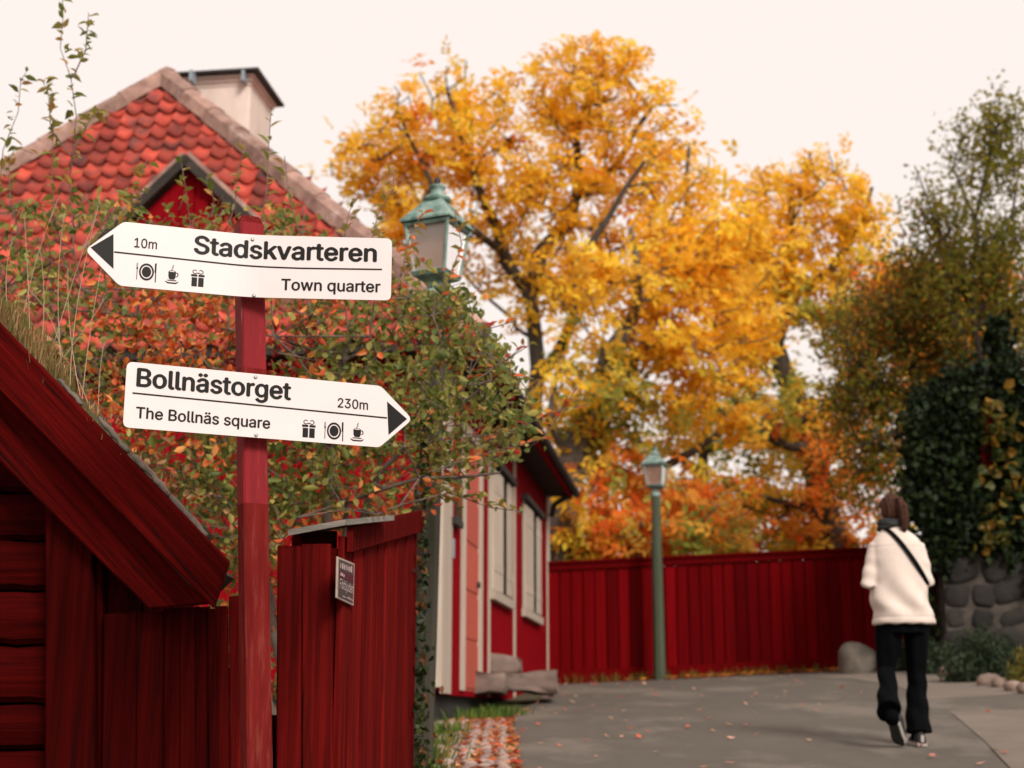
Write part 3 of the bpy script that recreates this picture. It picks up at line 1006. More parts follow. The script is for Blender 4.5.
# ------------------------------------------------------------------ lanterns on posts
def lantern(name, px, ytip, Y, k, post_w, post_mat, label, rotz, lean, kw=.88):
    """k = scale of the lantern; ytip = row of the finial's tip"""
    tip = P(px, ytip, Y)
    x, y, zt = tip
    g = float(gz(x, y)) - .05
    root = thing(name, (x, y, g), label, 'street lamp', 'green lantern lamp posts')
    z = lambda v: zt - v * k
    r2 = math.sqrt(2)
    rot = rotz + math.pi / 4
    sq = lambda rr, zz: [(V((x + kw * rr * r2 * math.cos(rot + q_ * math.pi / 2), y + kw * rr * r2 * math.sin(rot + q_ * math.pi / 2), zz))) for q_ in range(4)]
    MB().lathe((x, y, 0), [(.006, z(0)), (.018 * k, z(.012)), (.020 * k, z(.03)), (.012 * k, z(.048)), (.024 * k, z(.058))], 8).build('finial', M['black_iron'], root, True)
    MB().lathe((x, y, 0), [(.012 * k, z(.05)), (.05 * k, z(.062)), (.052 * k, z(.072)), (.04 * k, z(.08)), (.04 * k, z(.125)), (.08 * k, z(.135)), (.086 * k, z(.148)), (.075 * k, z(.165))], 16).build('vent_cap', M['verdigris'], root, True)
    mb = MB(); mb.loft([sq(.066 * k, z(.160)), sq(.112 * k, z(.215)), sq(.186 * k, z(.300)), sq(.186 * k, z(.312))])
    mb.build('lantern_roof', M['verdigris'], root)
    zt0, zb0 = z(.313), z(.615)
    wt, wb = .160 * k, .118 * k
    T, B = sq(wt, zt0), sq(wb, zb0)
    for i in range(4):
        j = (i + 1) % 4
        a, b_, c_, d_ = T[i], T[j], B[j], B[i]
        ins = (V((x, y, (zt0 + zb0) / 2)) - (a + b_ + c_ + d_) / 4).normalized() * .008
        mb = MB().add([a + ins, b_ + ins, c_ + ins, d_ + ins, a + ins * 1.6, b_ + ins * 1.6, c_ + ins * 1.6, d_ + ins * 1.6],
                      [(0, 1, 2, 3), (7, 6, 5, 4), (0, 4, 5, 1), (1, 5, 6, 2), (2, 6, 7, 3), (3, 7, 4, 0)])
        mb.build('pane', M['frosted'], root)
        MB().tube([T[i], B[i]], .011 * k, 4).build('glazing_bar', M['verdigris'], root)
        MB().tube([T[i] - V((0, 0, .014 * k)), T[j] - V((0, 0, .014 * k))], .014 * k, 4, hint=(.1, .2, .97)).build('top_rail', M['verdigris'], root)
        MB().tube([B[i], B[j]], .014 * k, 4, hint=(.1, .2, .97)).build('bottom_rail', M['verdigris'], root)
    mb = MB(); mb.loft([sq(.126 * k, zb0 - .004), sq(.118 * k, zb0 - .02 * k), sq(.05 * k, zb0 - .05 * k), sq(.045 * k, zb0 - .11 * k)])
    mb.build('lantern_base', M['verdigris'], root)
    zp = zb0 - .10 * k
    mb = MB()
    rings = []
    n = 8
    for i in range(n + 1):
        zz = zp + (g - zp) * i / n
        w = post_w * (.72 + .28 * i / n) / 2
        oc = []
        for q_ in range(8):
            an = rotz + math.pi / 8 + q_ * math.pi / 4
            oc.append(V((x + lean * i / n + w * 1.08 * math.cos(an) + random.uniform(-.002, .002), y + w * 1.08 * math.sin(an), zz)))
        rings.append(oc)
    mb.loft(rings); mb.build('post', M[post_mat], root)
    zc = zp - .03
    MB().lathe((x, y, 0), [(post_w * .42, zc + .03), (post_w * .46, zc + .02), (post_w * .46, zc - .02), (post_w * .40, zc - .03)], 12).build('collar', M['verdigris'], root)


lantern('lamp_post', 437.5, 177, 8.0, 1.0, .165, 'grey_wood', 'large green lantern on weathered post behind the autumn shrub', math.radians(-24), -.075)
lantern('lamp_post', 654.5, 444, 20.3, 1.0, .165, 'green_post', 'small green lantern on green post before the red fence', math.radians(-20), 0)

# ------------------------------------------------------------------ sod-roofed barn on the left
BY = 4.6
barn = thing('sod_roof_barn', (-2.2, 5.2, float(gz(-2.2, 5.2))), 'dark red log barn with turf roof at the left edge', 'barn')


def slant(name, pa, pb, pc, pd_, Y, t, m, over=0.0):
    """board in the plane y=Y through four measured corners, thickness t backwards"""
    q4 = [P(*p, Y) for p in (pa, pb, pc, pd_)]
    mb = MB().hexa(q4 + [p + V((0, t, 0)) for p in q4])
    return mb.build(name, m if not isinstance(m, str) else M[m], barn, bevel=.006)


# outer rake board runs beyond the frame to the ridge
slant('rake_board', (-260, 52), (229, 561), (213, 608), (-260, 127), BY, .035, 'falu_rake')
slant('rake_board', (-260, 118), (213, 603), (149, 609), (-260, 205), BY + .1, .035, 'falu_rake')
# roof deck under the turf, running back
a, b = P(-260, 60, BY), P(222, 556, BY)
e = (b - a).normalized(); up_ = V((-e.z, 0, e.x)); up_ = up_ if up_.z > 0 else -up_
ln = (b - a).length
MB().hexa([a + V((0, .036, 0)) - up_ * .14, b + V((0, .036, 0)) - up_ * .14, b + V((0, .4, 0)) - up_ * .14, a + V((0, .4, 0)) - up_ * .14,
           a + V((0, .036, 0)) - up_ * .05, b + V((0, .036, 0)) - up_ * .05, b + V((0, .4, 0)) - up_ * .05, a + V((0, .4, 0)) - up_ * .05]).build('roof_deck', M['dark_wood'], barn)
mb = MB()
n = 40
rings = []
for i in range(n + 1):
    c = a + (b - e * .15 - a) * (i / n)
    h0 = -.012 + .016 * random.random()
    rings.append([c + V((0, .03, 0)) - up_ * .049, c + V((0, .04, 0)) + up_ * h0, c + V((0, .2, 0)) + up_ * (.0 + .02 * random.random()), c + V((0, .38, 0)) + up_ * .0, c + V((0, .38, 0)) - up_ * .049])
mb.loft(rings)
mb.build('turf', M['earth'], barn, True)['kind'] = 'stuff'
# rolls of birch bark along the edge
for (x0, y0, x1, y1, r) in ((58, 378, 82, 404, .008), (99, 416, 128, 452, .010), (134, 455, 170, 494, .012), (170, 495, 206, 535, .012)):
    p0, p1 = P(x0, y0 + 1, BY + .02), P(x1, y1 + 1, BY + .02)
    pts, rr = [], []
    for i in range(9):
        u = i / 8
        pts.append(p0 + (p1 - p0) * u + up_ * random.uniform(-.003, .004)); rr.append(r * random.uniform(.8, 1.15) * (1 if 0 < i < 8 else .7))
    MB().tube(pts, rr, 8).build('birch_bark_roll', M['birch'], barn, True)
# timber wall of squared logs, corner board
wy = BY + .28
lx0, lx1 = P(-150, 600, wy).x, P(48.5, 600, wy).x
zref = P(48.5, 600, wy).z
LEAN = .072
ed = [492, 540, 590, 645, 704, 750, 800, 850]
for i in range(-3, len(ed) - 1):
    if i < 0:
        y0, y1 = 492 + i * 48, 492 + (i + 1) * 48
    else:
        y0, y1 = ed[i], ed[i + 1]
    zt, zb_ = P(20, y0, wy).z - .004, P(20, y1, wy).z + .004
    r = np.random.default_rng(i + 20)
    mb = MB(); rings = []
    for k in range(13):
        x = lx0 + (lx1 - LEAN * ((zt + zb_) / 2 - zref) - lx0) * k / 12
        j0, j1 = r.uniform(-.005, .005), r.uniform(-.005, .005)
        hgt = zt - zb_
        rings.append([V((x, wy + y_, z_)) for y_, z_ in ((.15, zt + j0), (.02, zt + j0), (-.006, zt - hgt * .12 + j0), (-.018, zt - hgt * .4), (-.018, zb_ + hgt * .4), (-.004, zb_ + hgt * .10 + j1), (.02, zb_ + j1), (.15, zb_ + j1))])
    mb.loft(rings)
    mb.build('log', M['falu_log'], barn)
for (pa, pb, yt, dy) in ((50, 98, 470, .05), (98.5, 106, 500, .03), (107, 131, 520, 0.0)):
    x0, x1 = P(pa, 600, wy - dy).x, P(pb, 600, wy - dy).x
    zt, z0 = P((pa + pb) / 2, yt, wy - dy).z, float(gz(-1.5, wy)) - .05
    b_ = chamfer_board(x1 - x0 - .003, .05 + dy, zt - z0, .006, int(pa))
    put('corner_board', mesh_of(b_.v, b_.f, M['falu_dark']), barn, ((x0 + x1) / 2 + LEAN * (zref - z0), wy - dy + .04, z0)).rotation_euler = (0, -LEAN, 0)
# dark board lining behind
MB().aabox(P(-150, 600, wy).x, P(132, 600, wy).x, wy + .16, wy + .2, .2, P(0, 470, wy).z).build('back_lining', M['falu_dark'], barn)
# end of a short wall running back from the corner
MB().aabox(P(128, 600, wy).x - .03, P(130, 600, wy).x, wy + .06, wy + 1.0, .3, P(120, 560, wy).z).build('side_wall', M['falu_dark'], barn)

# ------------------------------------------------------------------ board fence and pent-roofed shed behind the sign
gate = thing('board_fence', (P(170, 700, 4.8).x, 4.8, float(gz(-1.1, 4.8))), 'low dark red board fence between barn and signpost', 'fence')
brd = [(106, 138, 613, 0), (138.7, 163, 612, .0), (165, 181, 608, .02), (181.5, 195, 608, .012), (195.4, 209, 607, .02), (209.6, 217, 609, .004), (218, 229, 607, .02), (231, 246, 596, .05), (247, 262, 600, .05), (262.5, 270, 612, .05)]
for i, (a_, b_, yt, dy) in enumerate(brd):
    Y = 4.8 + dy
    x0, x1 = P(a_, 690, Y).x, P(b_, 690, Y).x
    zt = P(a_, yt, Y).z; z0 = float(gz(x0, Y)) - .03
    bd = chamfer_board(x1 - x0 + .004, .024, zt - z0, .004, i + 3, .004)
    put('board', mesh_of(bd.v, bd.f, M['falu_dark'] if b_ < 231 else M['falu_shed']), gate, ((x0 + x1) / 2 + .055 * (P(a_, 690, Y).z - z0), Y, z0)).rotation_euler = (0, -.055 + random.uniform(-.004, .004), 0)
for zz in (.2, .72):
    MB().aabox(P(107, 690, 4.86).x, P(268, 690, 4.86).x, 4.86, 4.9, float(gz(-1, 4.8)) + zz, float(gz(-1, 4.8)) + zz + .09).build('rail', M['falu_dark'], gate)

SD = V((.115, .993, 0)).normalized(); SN = V((SD.y, -SD.x, 0))
s0 = P(334, 690, 5.0); s0.z = 0
shed = thing('pent_roof_shed', (s0.x - .2, 5.6, float(gz(s0.x, 5.6))), 'narrow red board shed with grey pent roof behind the signpost', 'shed')
# front boards towards the camera
for i, (a_, b_, yt) in enumerate(((278, 302.5, 547), (303.5, 333.5, 545))):
    x0, x1 = P(a_, 690, 5.0).x, P(b_, 690, 5.0).x
    zt = P(a_, yt, 5.0).z; z0 = float(gz(x0, 5)) - .03
    bd = chamfer_board(x1 - x0, .028, zt - z0, .005, 40 + i, .005)
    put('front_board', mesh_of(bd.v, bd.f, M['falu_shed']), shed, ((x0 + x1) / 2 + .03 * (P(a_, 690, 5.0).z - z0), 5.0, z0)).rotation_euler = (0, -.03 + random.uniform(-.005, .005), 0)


def shed_t(px):
    p = on_plane(px, 650, s0, SN); return (p - s0).dot(SD)


tend = shed_t(409)
zr0, zr1 = P(336, 548, 5.0).z, on_plane(412, 527, s0, SN).z
t = 0.0; i = 0
while t < tend - .03:
    w = random.choice([.085, .10, .12, .075]); w = min(w, tend - t)
    zt = zr0 + (zr1 - zr0) * (t + w / 2) / tend
    z0 = float(gz(s0.x, 5 + t)) - .05
    c = s0 + SD * (t + w / 2) + SN * (.006 if i % 2 else 0)
    bd = chamfer_board(w - .004, .024, zt - z0 + .03, .004, 60 + i)
    # front of the board faces the street
    o = put('side_board', mesh_of(bd.v, bd.f, M['falu_shed']), shed, (c.x, c.y, z0))
    o.rotation_euler = (0, 0, math.atan2(SD.y, SD.x))
    t += w; i += 1
cp_ = s0 - SN * .035 + SD * .03
MB().box((cp_.x, cp_.y, (zr0 + .4) / 2), SN * .03, SD * .03, (0, 0, (zr0 - .4) / 2)).build('corner_post', M['falu_dark'], shed)
# rake trim
a = s0 + SN * .032 - SD * .01; b = s0 + SD * (tend + .03) + SN * .032
za, zb2 = P(337, 553, 5.0).z, on_plane(414, 533, s0, SN).z
za1, zb1 = P(341, 527, 5.0).z, on_plane(414, 511, s0, SN).z
q4 = [V((a.x, a.y, za)), V((b.x, b.y, zb2)), V((b.x, b.y, zb1)), V((a.x, a.y, za1))]
MB().hexa(q4 + [p + SN * .022 for p in q4]).build('rake_trim', M['falu_shed'], shed, bevel=.003)
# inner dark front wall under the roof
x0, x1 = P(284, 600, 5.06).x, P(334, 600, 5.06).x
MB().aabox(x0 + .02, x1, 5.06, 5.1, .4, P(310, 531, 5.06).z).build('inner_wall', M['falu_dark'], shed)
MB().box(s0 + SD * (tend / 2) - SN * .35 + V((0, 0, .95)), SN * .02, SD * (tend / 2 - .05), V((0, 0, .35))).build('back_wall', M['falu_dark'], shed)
# roof planks
r0 = [P(289, 533, 4.93), P(346, 521, 4.93)]
for k, (pa, pb, y0, y1) in enumerate((((288, 535.5), (345, 525), 4.93, 5.5), ((340, 526), (366, 523), 4.96, 5.5))):
    p0, p1 = P(*pa, y0), P(*pb, y0)
    dz = V((0, 0, .020)); bk = SD * .5 + V((0, 0, (zr1 - zr0) * .3))
    MB().hexa([p0, p1, p1 + bk, p0 + bk, p0 + dz, p1 + dz, p1 + bk + dz, p0 + bk + dz]).build('roof_plank', M['grey_plank'], shed)
# enamel plaque
pq = [on_plane(*p, s0 + SN * .031, SN) for p in ((336, 556.5), (353, 563.5), (352, 606), (335, 598))]
plq = MB().hexa(pq + [p + SN * .006 for p in pq]).build('plaque', M['plaque_rim'], None, bevel=.002)
tag(plq, 'small dark enamel notice plate on the side of the red shed', 'notice plate')
cx_ = sum(pq, V((0, 0, 0))) / 4


def pl_pt(u, v, off):
    return pq[3] * (1 - u) * (1 - v) + pq[2] * u * (1 - v) + pq[1] * u * v + pq[0] * (1 - u) * v + SN * off


def pl_rect(u0, u1, v0, v1, off, th=.0006):
    q_ = [pl_pt(u0, v0, off), pl_pt(u1, v0, off), pl_pt(u1, v1, off), pl_pt(u0, v1, off)]
    return MB().hexa([p - SN * th for p in q_] + q_)


pl_rect(.07, .93, .05, .95, .0075).build('enamel_field', M['plaque'], plq)
pl_rect(.10, .92, .52, .70, .0085).build('colour_band', M['plaque_band'], plq)


try:                                             # the interface typeface that ships with Blender, else its built-in one
    FONT = bpy.data.fonts.load(bpy.utils.system_resource('DATAFILES', path='fonts') + '/Inter.woff2')
except Exception:
    FONT = None


def text_geo(txt, bold=.0):
    cu = bpy.data.curves.new('t', 'FONT'); cu.body = txt
    if FONT: cu.font = FONT
    cu.size = 1.0; cu.resolution_u = 3
    cu.fill_mode = 'FRONT'
    o = bpy.data.objects.new('t', cu); COL.objects.link(o)
    dg = bpy.context.evaluated_depsgraph_get()
    me = o.evaluated_get(dg).to_mesh()
    v = np.array([p.co[:2] for p in me.vertices]); f = [tuple(p.vertices) for p in me.polygons]
    bpy.data.objects.remove(o); bpy.data.curves.remove(cu)
    return v, f


def heavy(v, f, d):
    """outline thickened by d: five copies of the glyphs, each a hair above the last"""
    vs, fs, lay = [], [], []
    for k, (dx, dy) in enumerate(((0, 0), (-d, 0), (d, 0), (0, d * .6), (0, -d * .6))):
        n0 = len(vs)
        vs += [(a_ + dx, b_ + dy) for a_, b_ in v]; lay += [k] * len(v)
        fs += [tuple(i + n0 for i in q_) for q_ in f]
    return np.array(vs), fs, lay


v_, f_ = text_geo('Förbjuden')
v_ = (v_ - v_.min(0)) / (v_.max(0) - v_.min(0))
mb = MB().add([pl_pt(.11 + .8 * a_, .20 + .30 * b_, .0092) for a_, b_ in v_], f_)
mb.build('lettering', M['plaque_ink'], plq)
rr_ = np.random.default_rng(3)
mb = MB()                                        # worn, no longer legible lines of print
for (v0, v1, u0, u1, n_) in ((.74, .90, .12, .85, 7), (.56, .66, .14, .40, 3), (.08, .15, .30, .9, 9)):
    for k in range(n_):
        ua = u0 + (u1 - u0) * k / n_
        b = pl_rect(ua, ua + (u1 - u0) / n_ * rr_.uniform(.25, .6), v0 + rr_.uniform(0, .03), v1 - rr_.uniform(0, .05), .0092)
        mb.add(b.v, b.f)
mb.build('worn_print', M['plaque_ink'], plq)['kind'] = 'stuff'

# ------------------------------------------------------------------ the signpost and its two signs
PYD = 4.0
pt0, pt1 = P(249, 230, PYD + .06), P(256.5, 768, PYD + .06)
axis = (pt0 - pt1).normalized()
gpost = pt1 - axis * ((pt1.z - float(gz(pt1.x, PYD)) + .1) / axis.z)
post = thing('signpost', gpost, 'weathered red wooden post carrying the two white direction signs', 'signpost')
yaw = math.radians(27)                           # broad right face turned a little to the right of the camera
hw = .0365


def post_rings(z0, z1, n, w=hw, ch=.006, jit=.0006):
    rings = []
    for i in range(n + 1):
        zc = z0 + (z1 - z0) * i / n
        c = gpost + axis * ((zc - gpost.z) / axis.z)
        ring = []
        for sx, sy in ((-1, -1), (1, -1), (1, 1), (-1, 1)):
            pts_ = [(sx * w, sy * (w - ch)), (sx * (w - ch), sy * w)]
            if sx * sy > 0: pts_ = pts_
            else: pts_ = pts_[::-1]
            for x_, y_ in pts_:
                x_ += random.uniform(-jit, jit)
                ring.append(c + V((x_ * math.cos(yaw) - y_ * math.sin(yaw), x_ * math.sin(yaw) + y_ * math.cos(yaw), 0)))
        rings.append(ring)
    return rings


z_split1, z_split0 = P(250, 372, PYD).z, P(250, 364, PYD).z
zworn = P(252, 502, PYD).z
ztop_p = P(249, 213, PYD).z
MB().loft(post_rings(gpost.z, zworn, 24)).build('post', M['post_worn'], post)
MB().loft(post_rings(zworn, ztop_p - .02, 14, hw + .0003)).build('painted_upper_post', M['post_red'], post)
rg = post_rings(ztop_p - .02, ztop_p, 1)
ctr = sum(rg[1], V((0, 0, 0))) / 8
rg[1] = [ctr + (p - ctr) * .72 + V((0, 0, .004)) for p in rg[1]]
MB().loft(rg).build('post_top', M['post_worn'], post)
# weathered bare band between the signs
zb_a, zb_b = P(250, 366, PYD).z, P(250, 378, PYD).z
MB().loft(post_rings(zb_b - .06, zb_a, 2, hw + .0012)).build('bare_band', M['post_worn'], post)


class Sign:
    """plate bent about the post; u along the plate, v up, both in metres from the bend"""
    def __init__(s, px, py, Y, al, ar, rad=.09):
        s.o = P(px, py, Y); s.al, s.ar, s.rad = math.radians(al), math.radians(ar), rad

    def ang(s, u):
        k = min(1, max(0, (u + s.rad) / (2 * s.rad))); k = k * k * (3 - 2 * k)
        return s.al + (s.ar - s.al) * k

    def pt(s, u, v, off=0.0):
        x = y = 0.0; n = 24
        for i in range(n):
            a_ = s.ang(u * (i + .5) / n); x += math.cos(a_) * u / n; y += math.sin(a_) * u / n
        a_ = s.ang(u)
        nrm = V((math.sin(a_), -math.cos(a_), 0))
        return s.o + V((x, y, v)) + nrm * off

    def uv(s, px, py):
        u, v = 0.0, 0.0
        for it in range(12):
            h_ = 1e-3
            def pr(u_, v_):
                a_, b_ = pix(s.pt(u_, v_)); return float(a_[0]), float(b_[0])
            x0, y0 = pr(u, v); xu, yu = pr(u + h_, v); xv, yv = pr(u, v + h_)
            J = np.array([[xu - x0, xv - x0], [yu - y0, yv - y0]]) / h_
            du = np.linalg.solve(J, np.array([px - x0, py - y0]))
            u += du[0]; v += du[1]
        return u, v


def plate(sg, parent, outline, round_r=.018):
    """outline in (u, v, r) anticlockwise; corner rounding r"""
    pts = []
    n = len(outline)
    for i in range(n):
        p, a_, b_ = np.array(outline[i][:2]), np.array(outline[i - 1][:2]), np.array(outline[(i + 1) % n][:2])
        r = outline[i][2]
        d0 = (a_ - p) / np.linalg.norm(a_ - p); d1 = (b_ - p) / np.linalg.norm(b_ - p)
        for k in range(6):
            t = k / 5
            q_ = p + d0 * r * (1 - t) ** 2 + d1 * r * t ** 2
            pts.append(q_)
    # dense columns so that the plate can bend: cut the outline into vertical strips
    bm = bmesh.new()
    vs = [bm.verts.new((p[0], p[1], 0)) for p in pts]
    bm.faces.new(vs)
    us = np.linspace(min(p[0] for p in pts), max(p[0] for p in pts), 44)[1:-1]
    for u in us:
        bmesh.ops.bisect_plane(bm, geom=bm.verts[:] + bm.edges[:] + bm.faces[:], plane_co=(u, 0, 0), plane_no=(1, 0, 0))
    r_ = bmesh.ops.extrude_face_region(bm, geom=bm.faces[:])
    for g in r_['geom']:
        if isinstance(g, bmesh.types.BMVert): g.co.z = -.003
    bmesh.ops.recalc_face_normals(bm, faces=bm.faces[:])
    bo = base(parent)
    for v in bm.verts:
        v.co = sg.pt(v.co.x, v.co.y, v.co.z) - bo
    me = bpy.data.meshes.new('m'); bm.to_mesh(me); bm.free(); me.materials.append(M['sign_white'])
    return put('plate', me, parent)


def flat(sg, parent, name, polys, m, off=.0007):
    """flat print: list of polygons in (u, v)"""
    vs, fs = [], []
    bo = base(parent)
    for poly in polys:
        n0 = len(vs)
        vs += [sg.pt(u, v, off) - bo for u, v in poly]
        fs.append(tuple(range(n0, n0 + len(poly))))
    me = mesh_of(vs, fs, M[m])
    return put(name, me, parent)


def line_uv(sg, parent, name, pts, w, m, n=30):
    """a thin rule through measured points"""
    uv = [sg.uv(*p) for p in pts]
    polys = []
    us = np.linspace(uv[0][0], uv[-1][0], n); vv = np.interp(us, [p[0] for p in uv], [p[1] for p in uv])
    for i in range(n - 1):
        polys.append([(us[i], vv[i] - w), (us[i + 1], vv[i + 1] - w), (us[i + 1], vv[i + 1] + w), (us[i], vv[i] + w)])
    flat(sg, parent, name, polys, m)


def lettering(sg, parent, txt, x0, x1, ybase0, cap, m, bold=.022, name='lettering'):
    """text from column x0 to x1, baseline row ybase0 at x0, cap height in rows at x0"""
    u0, v0 = sg.uv(x0, ybase0); u1, _ = sg.uv(x1, ybase0); _, vt = sg.uv(x0, ybase0 - cap)
    v, f = fix_k(txt, *text_geo(txt))
    v, f, lay = heavy(v, f, bold)
    vc, _f = text_geo('H')
    vc = np.array([vc.min(0) - bold * .6, vc.max(0) + bold * .6])
    ch_ = vc[:, 1].max() - vc[:, 1].min(); lo = vc[:, 1].min()
    sx = (u1 - u0) / (v[:, 0].max() - v[:, 0].min()); sy = (vt - v0) / ch_
    U = u0 + (v[:, 0] - v[:, 0].min()) * sx; Vv = v0 + (v[:, 1] - lo) * sy
    bo = base(parent)
    sets = [(f, m)]
    for ff, mm in sets:
        used = sorted({i for q_ in ff for i in q_}); mp_ = {i: k for k, i in enumerate(used)}
        me = mesh_of([sg.pt(U[i], Vv[i], .0008 + lay[i] * .00012) - bo for i in used], [tuple(mp_[i] for i in q_) for q_ in ff], M[mm])
        put(name, me, parent)


def fix_k(txt, v, f):
    """the font's k is redrawn as stem, arm and leg"""
    if 'k' not in txt: return v, f
    i = txt.index('k')
    x0 = text_geo(txt[:i])[0][:, 0].max(); x1 = text_geo(txt[:i + 1])[0][:, 0].max()
    fk = [q_ for q_ in f if x0 + .001 < v[list(q_), 0].mean() < x1 + .001 and v[list(q_), 0].max() < x1 + .01]
    ids = sorted({j for q_ in fk for j in q_}); kv = v[ids]
    lx, hx, ly, hy = kv[:, 0].min(), kv[:, 0].max(), kv[:, 1].min(), kv[:, 1].max()
    w, h = hx - lx, hy - ly; xh = .745 * h; sw = .17 * w
    keep_ = [q_ for q_ in f if q_ not in set(fk)]
    v = list(map(tuple, v))
    for poly in ([(0, 0), (sw, 0), (sw, h), (0, h)], [(sw * .9, xh * .30), (sw * .9, xh * .55), (w * .74, xh), (w * .985, xh)], [(w * .36, xh * .50), (w * .50, xh * .66), (w, 0), (w * .76, 0)]):
        n0 = len(v); v += [(lx + a_, ly + b_) for a_, b_ in poly]; keep_.append(tuple(range(n0, n0 + 4)))
    return np.array(v), keep_


def circ(cu, cv, ru, rv, n=24, a0=0, a1=2 * math.pi):
    return [(cu + ru * math.cos(a0 + (a1 - a0) * i / n), cv + rv * math.sin(a0 + (a1 - a0) * i / n)) for i in range(n + (0 if a1 - a0 > 6.2 else 1))]


def ring_polys(cu, cv, r0u, r1u, k=1.0, n=24, a0=0, a1=2 * math.pi):
    out = []
    for i in range(n):
        a_, b_ = a0 + (a1 - a0) * i / n, a0 + (a1 - a0) * (i + 1) / n
        out.append([(cu + r0u * math.cos(a_), cv + r0u * k * math.sin(a_)), (cu + r1u * math.cos(a_), cv + r1u * k * math.sin(a_)),
                    (cu + r1u * math.cos(b_), cv + r1u * k * math.sin(b_)), (cu + r0u * math.cos(b_), cv + r0u * k * math.sin(b_))])
    return out


def icon(sg, parent, kind, x0, x1, y0, y1, m='ink'):
    """pictogram inside a measured box"""
    xm, ym = (x0 + x1) / 2, (y0 + y1) / 2
    c = sg.uv(xm, ym)
    s = (sg.uv(xm, y0)[1] - sg.uv(xm, y1)[1])         # height in metres
    k = (sg.uv(x1, ym)[0] - sg.uv(x0, ym)[0]) / s     # width over height
    R = lambda a_, b_, c_, d_: [(a_, b_), (c_, b_), (c_, d_), (a_, d_)]
    pol = []
    if kind == 'plate':
        pol += [circ(0, 0, .27, .27)] + ring_polys(0, 0, .33, .43)
        pol += [R(.50, -.48, .56, .48), R(.46, -.0, .50, .46)]
        pol += [R(-.56, -.42, -.52, .1), R(-.585, .1, -.495, .2)]
        for dx in (-.58, -.545, -.51): pol.append(R(dx - .008, .2, dx + .008, .42))
        kx = k / 1.14
    elif kind == 'cup':
        pol += [[(-.24, .12), (.20, .12), (.19, -.14), (.12, -.27), (-.16, -.27), (-.23, -.14)]]
        pol += ring_polys(.22, -.02, .07, .125, 1.0, 12, -1.5, 1.6)
        pol += [[(-.40, -.36), (-.40, -.40), (-.25, -.49), (.22, -.49), (.36, -.40), (.36, -.36), (.20, -.42), (-.24, -.42)]]
        pol += [R(-.28, -.345, .24, -.30)]
        pol += ring_polys(-.02, .10, .18, .22, .45, 12, 0, math.pi)
        st = [(-.03, .17), (-.06, .25), (.02, .31), (-.01, .40), (.05, .48)]
        for (a_, b_), (c_, d_) in zip(st, st[1:]): pol.append([(a_ - .025, b_), (a_ + .025, b_), (c_ + .02, d_), (c_ - .02, d_)])
        kx = k / .8
    else:
        pol += [R(-.36, -.48, -.035, .02), R(.035, -.48, .36, .02), R(-.40, .07, -.035, .19), R(.035, .07, .40, .19)]
        pol += ring_polys(-.18, .33, .10, .15, .8, 16, .6, 2 * math.pi - .5) + ring_polys(.18, .33, .10, .15, .8, 16, math.pi + .5, 3 * math.pi - .6)
        pol += [R(-.05, .24, .05, .30)]
        kx = k / .8
    flat(sg, parent, 'pictogram', [[(c[0] + u * s * kx, c[1] + v * s) for u, v in p] for p in pol], m)


def screw(sg, parent, px, py):
    u, v = sg.uv(px, py)
    c = sg.pt(u, v, .002)
    MB().lathe((0, 0, 0), [(.001, .0022), (.004, .002), (.0055, 0), (.0055, -.002)], 10)
    mb = MB(); n = []
    a_ = sg.ang(u); nv = V((math.sin(a_), -math.cos(a_), 0)); ta = V((math.cos(a_), math.sin(a_), 0)); tb = V((0, 0, 1))
    mb.loft([[c + nv * z + (ta * math.cos(q_ * math.pi / 5) + tb * math.sin(q_ * math.pi / 5)) * r for q_ in range(10)] for r, z in ((.0055, -.0015), (.0055, 0), (.003, .0012))])
    mb.build('screw', M['steel'], parent)


# upper sign
s1 = Sign(250, 262, PYD - .02, 18.5, 4.5)
sign1 = thing('direction_sign', s1.pt(0, 0), 'upper white arrow sign pointing left reading Stadskvarteren, Town quarter, 10m', 'sign', 'white direction signs on the red post')
ul, ur = s1.uv(121.5, 253)[0], s1.uv(391.5, 270)[0]
ut = s1.uv(85, 247)[0]
vt1 = np.mean([s1.uv(124, 220.5)[1], s1.uv(385, 239.5)[1]]); vb1 = np.mean([s1.uv(126, 286.5)[1], s1.uv(385, 300)[1]])
plate(s1, sign1, [(ut, (vt1 + vb1) / 2, .02), (ul, vb1, .012), (ur, vb1, .018), (ur, vt1, .018), (ul, vt1, .012)])
tri = [s1.uv(*p) for p in ((90.5, 247.5), (113.5, 269), (113.5, 234))]
flat(s1, sign1, 'arrowhead', [tri], 'ink')
line_uv(s1, sign1, 'rule', [(114, 252), (180, 259), (250, 266), (300, 268.3), (382, 269.5)], .0023, 'ink')
lettering(s1, sign1, '10m', 134, 157, 247.2, 9.5, 'ink', .012)
lettering(s1, sign1, 'Stadskvarteren', 193.5, 377, 253.5, 18.5, 'ink', .026)
lettering(s1, sign1, 'Town quarter', 281, 380.5, 290.2, 11.5, 'ink', .018)
icon(s1, sign1, 'plate', 136.5, 156.5, 262, 282)
icon(s1, sign1, 'cup', 165.5, 179.5, 264.5, 284)
icon(s1, sign1, 'gift', 191, 204.5, 269, 287)
for p in ((252.5, 239.5), (254, 295.5)): screw(s1, sign1, *p)

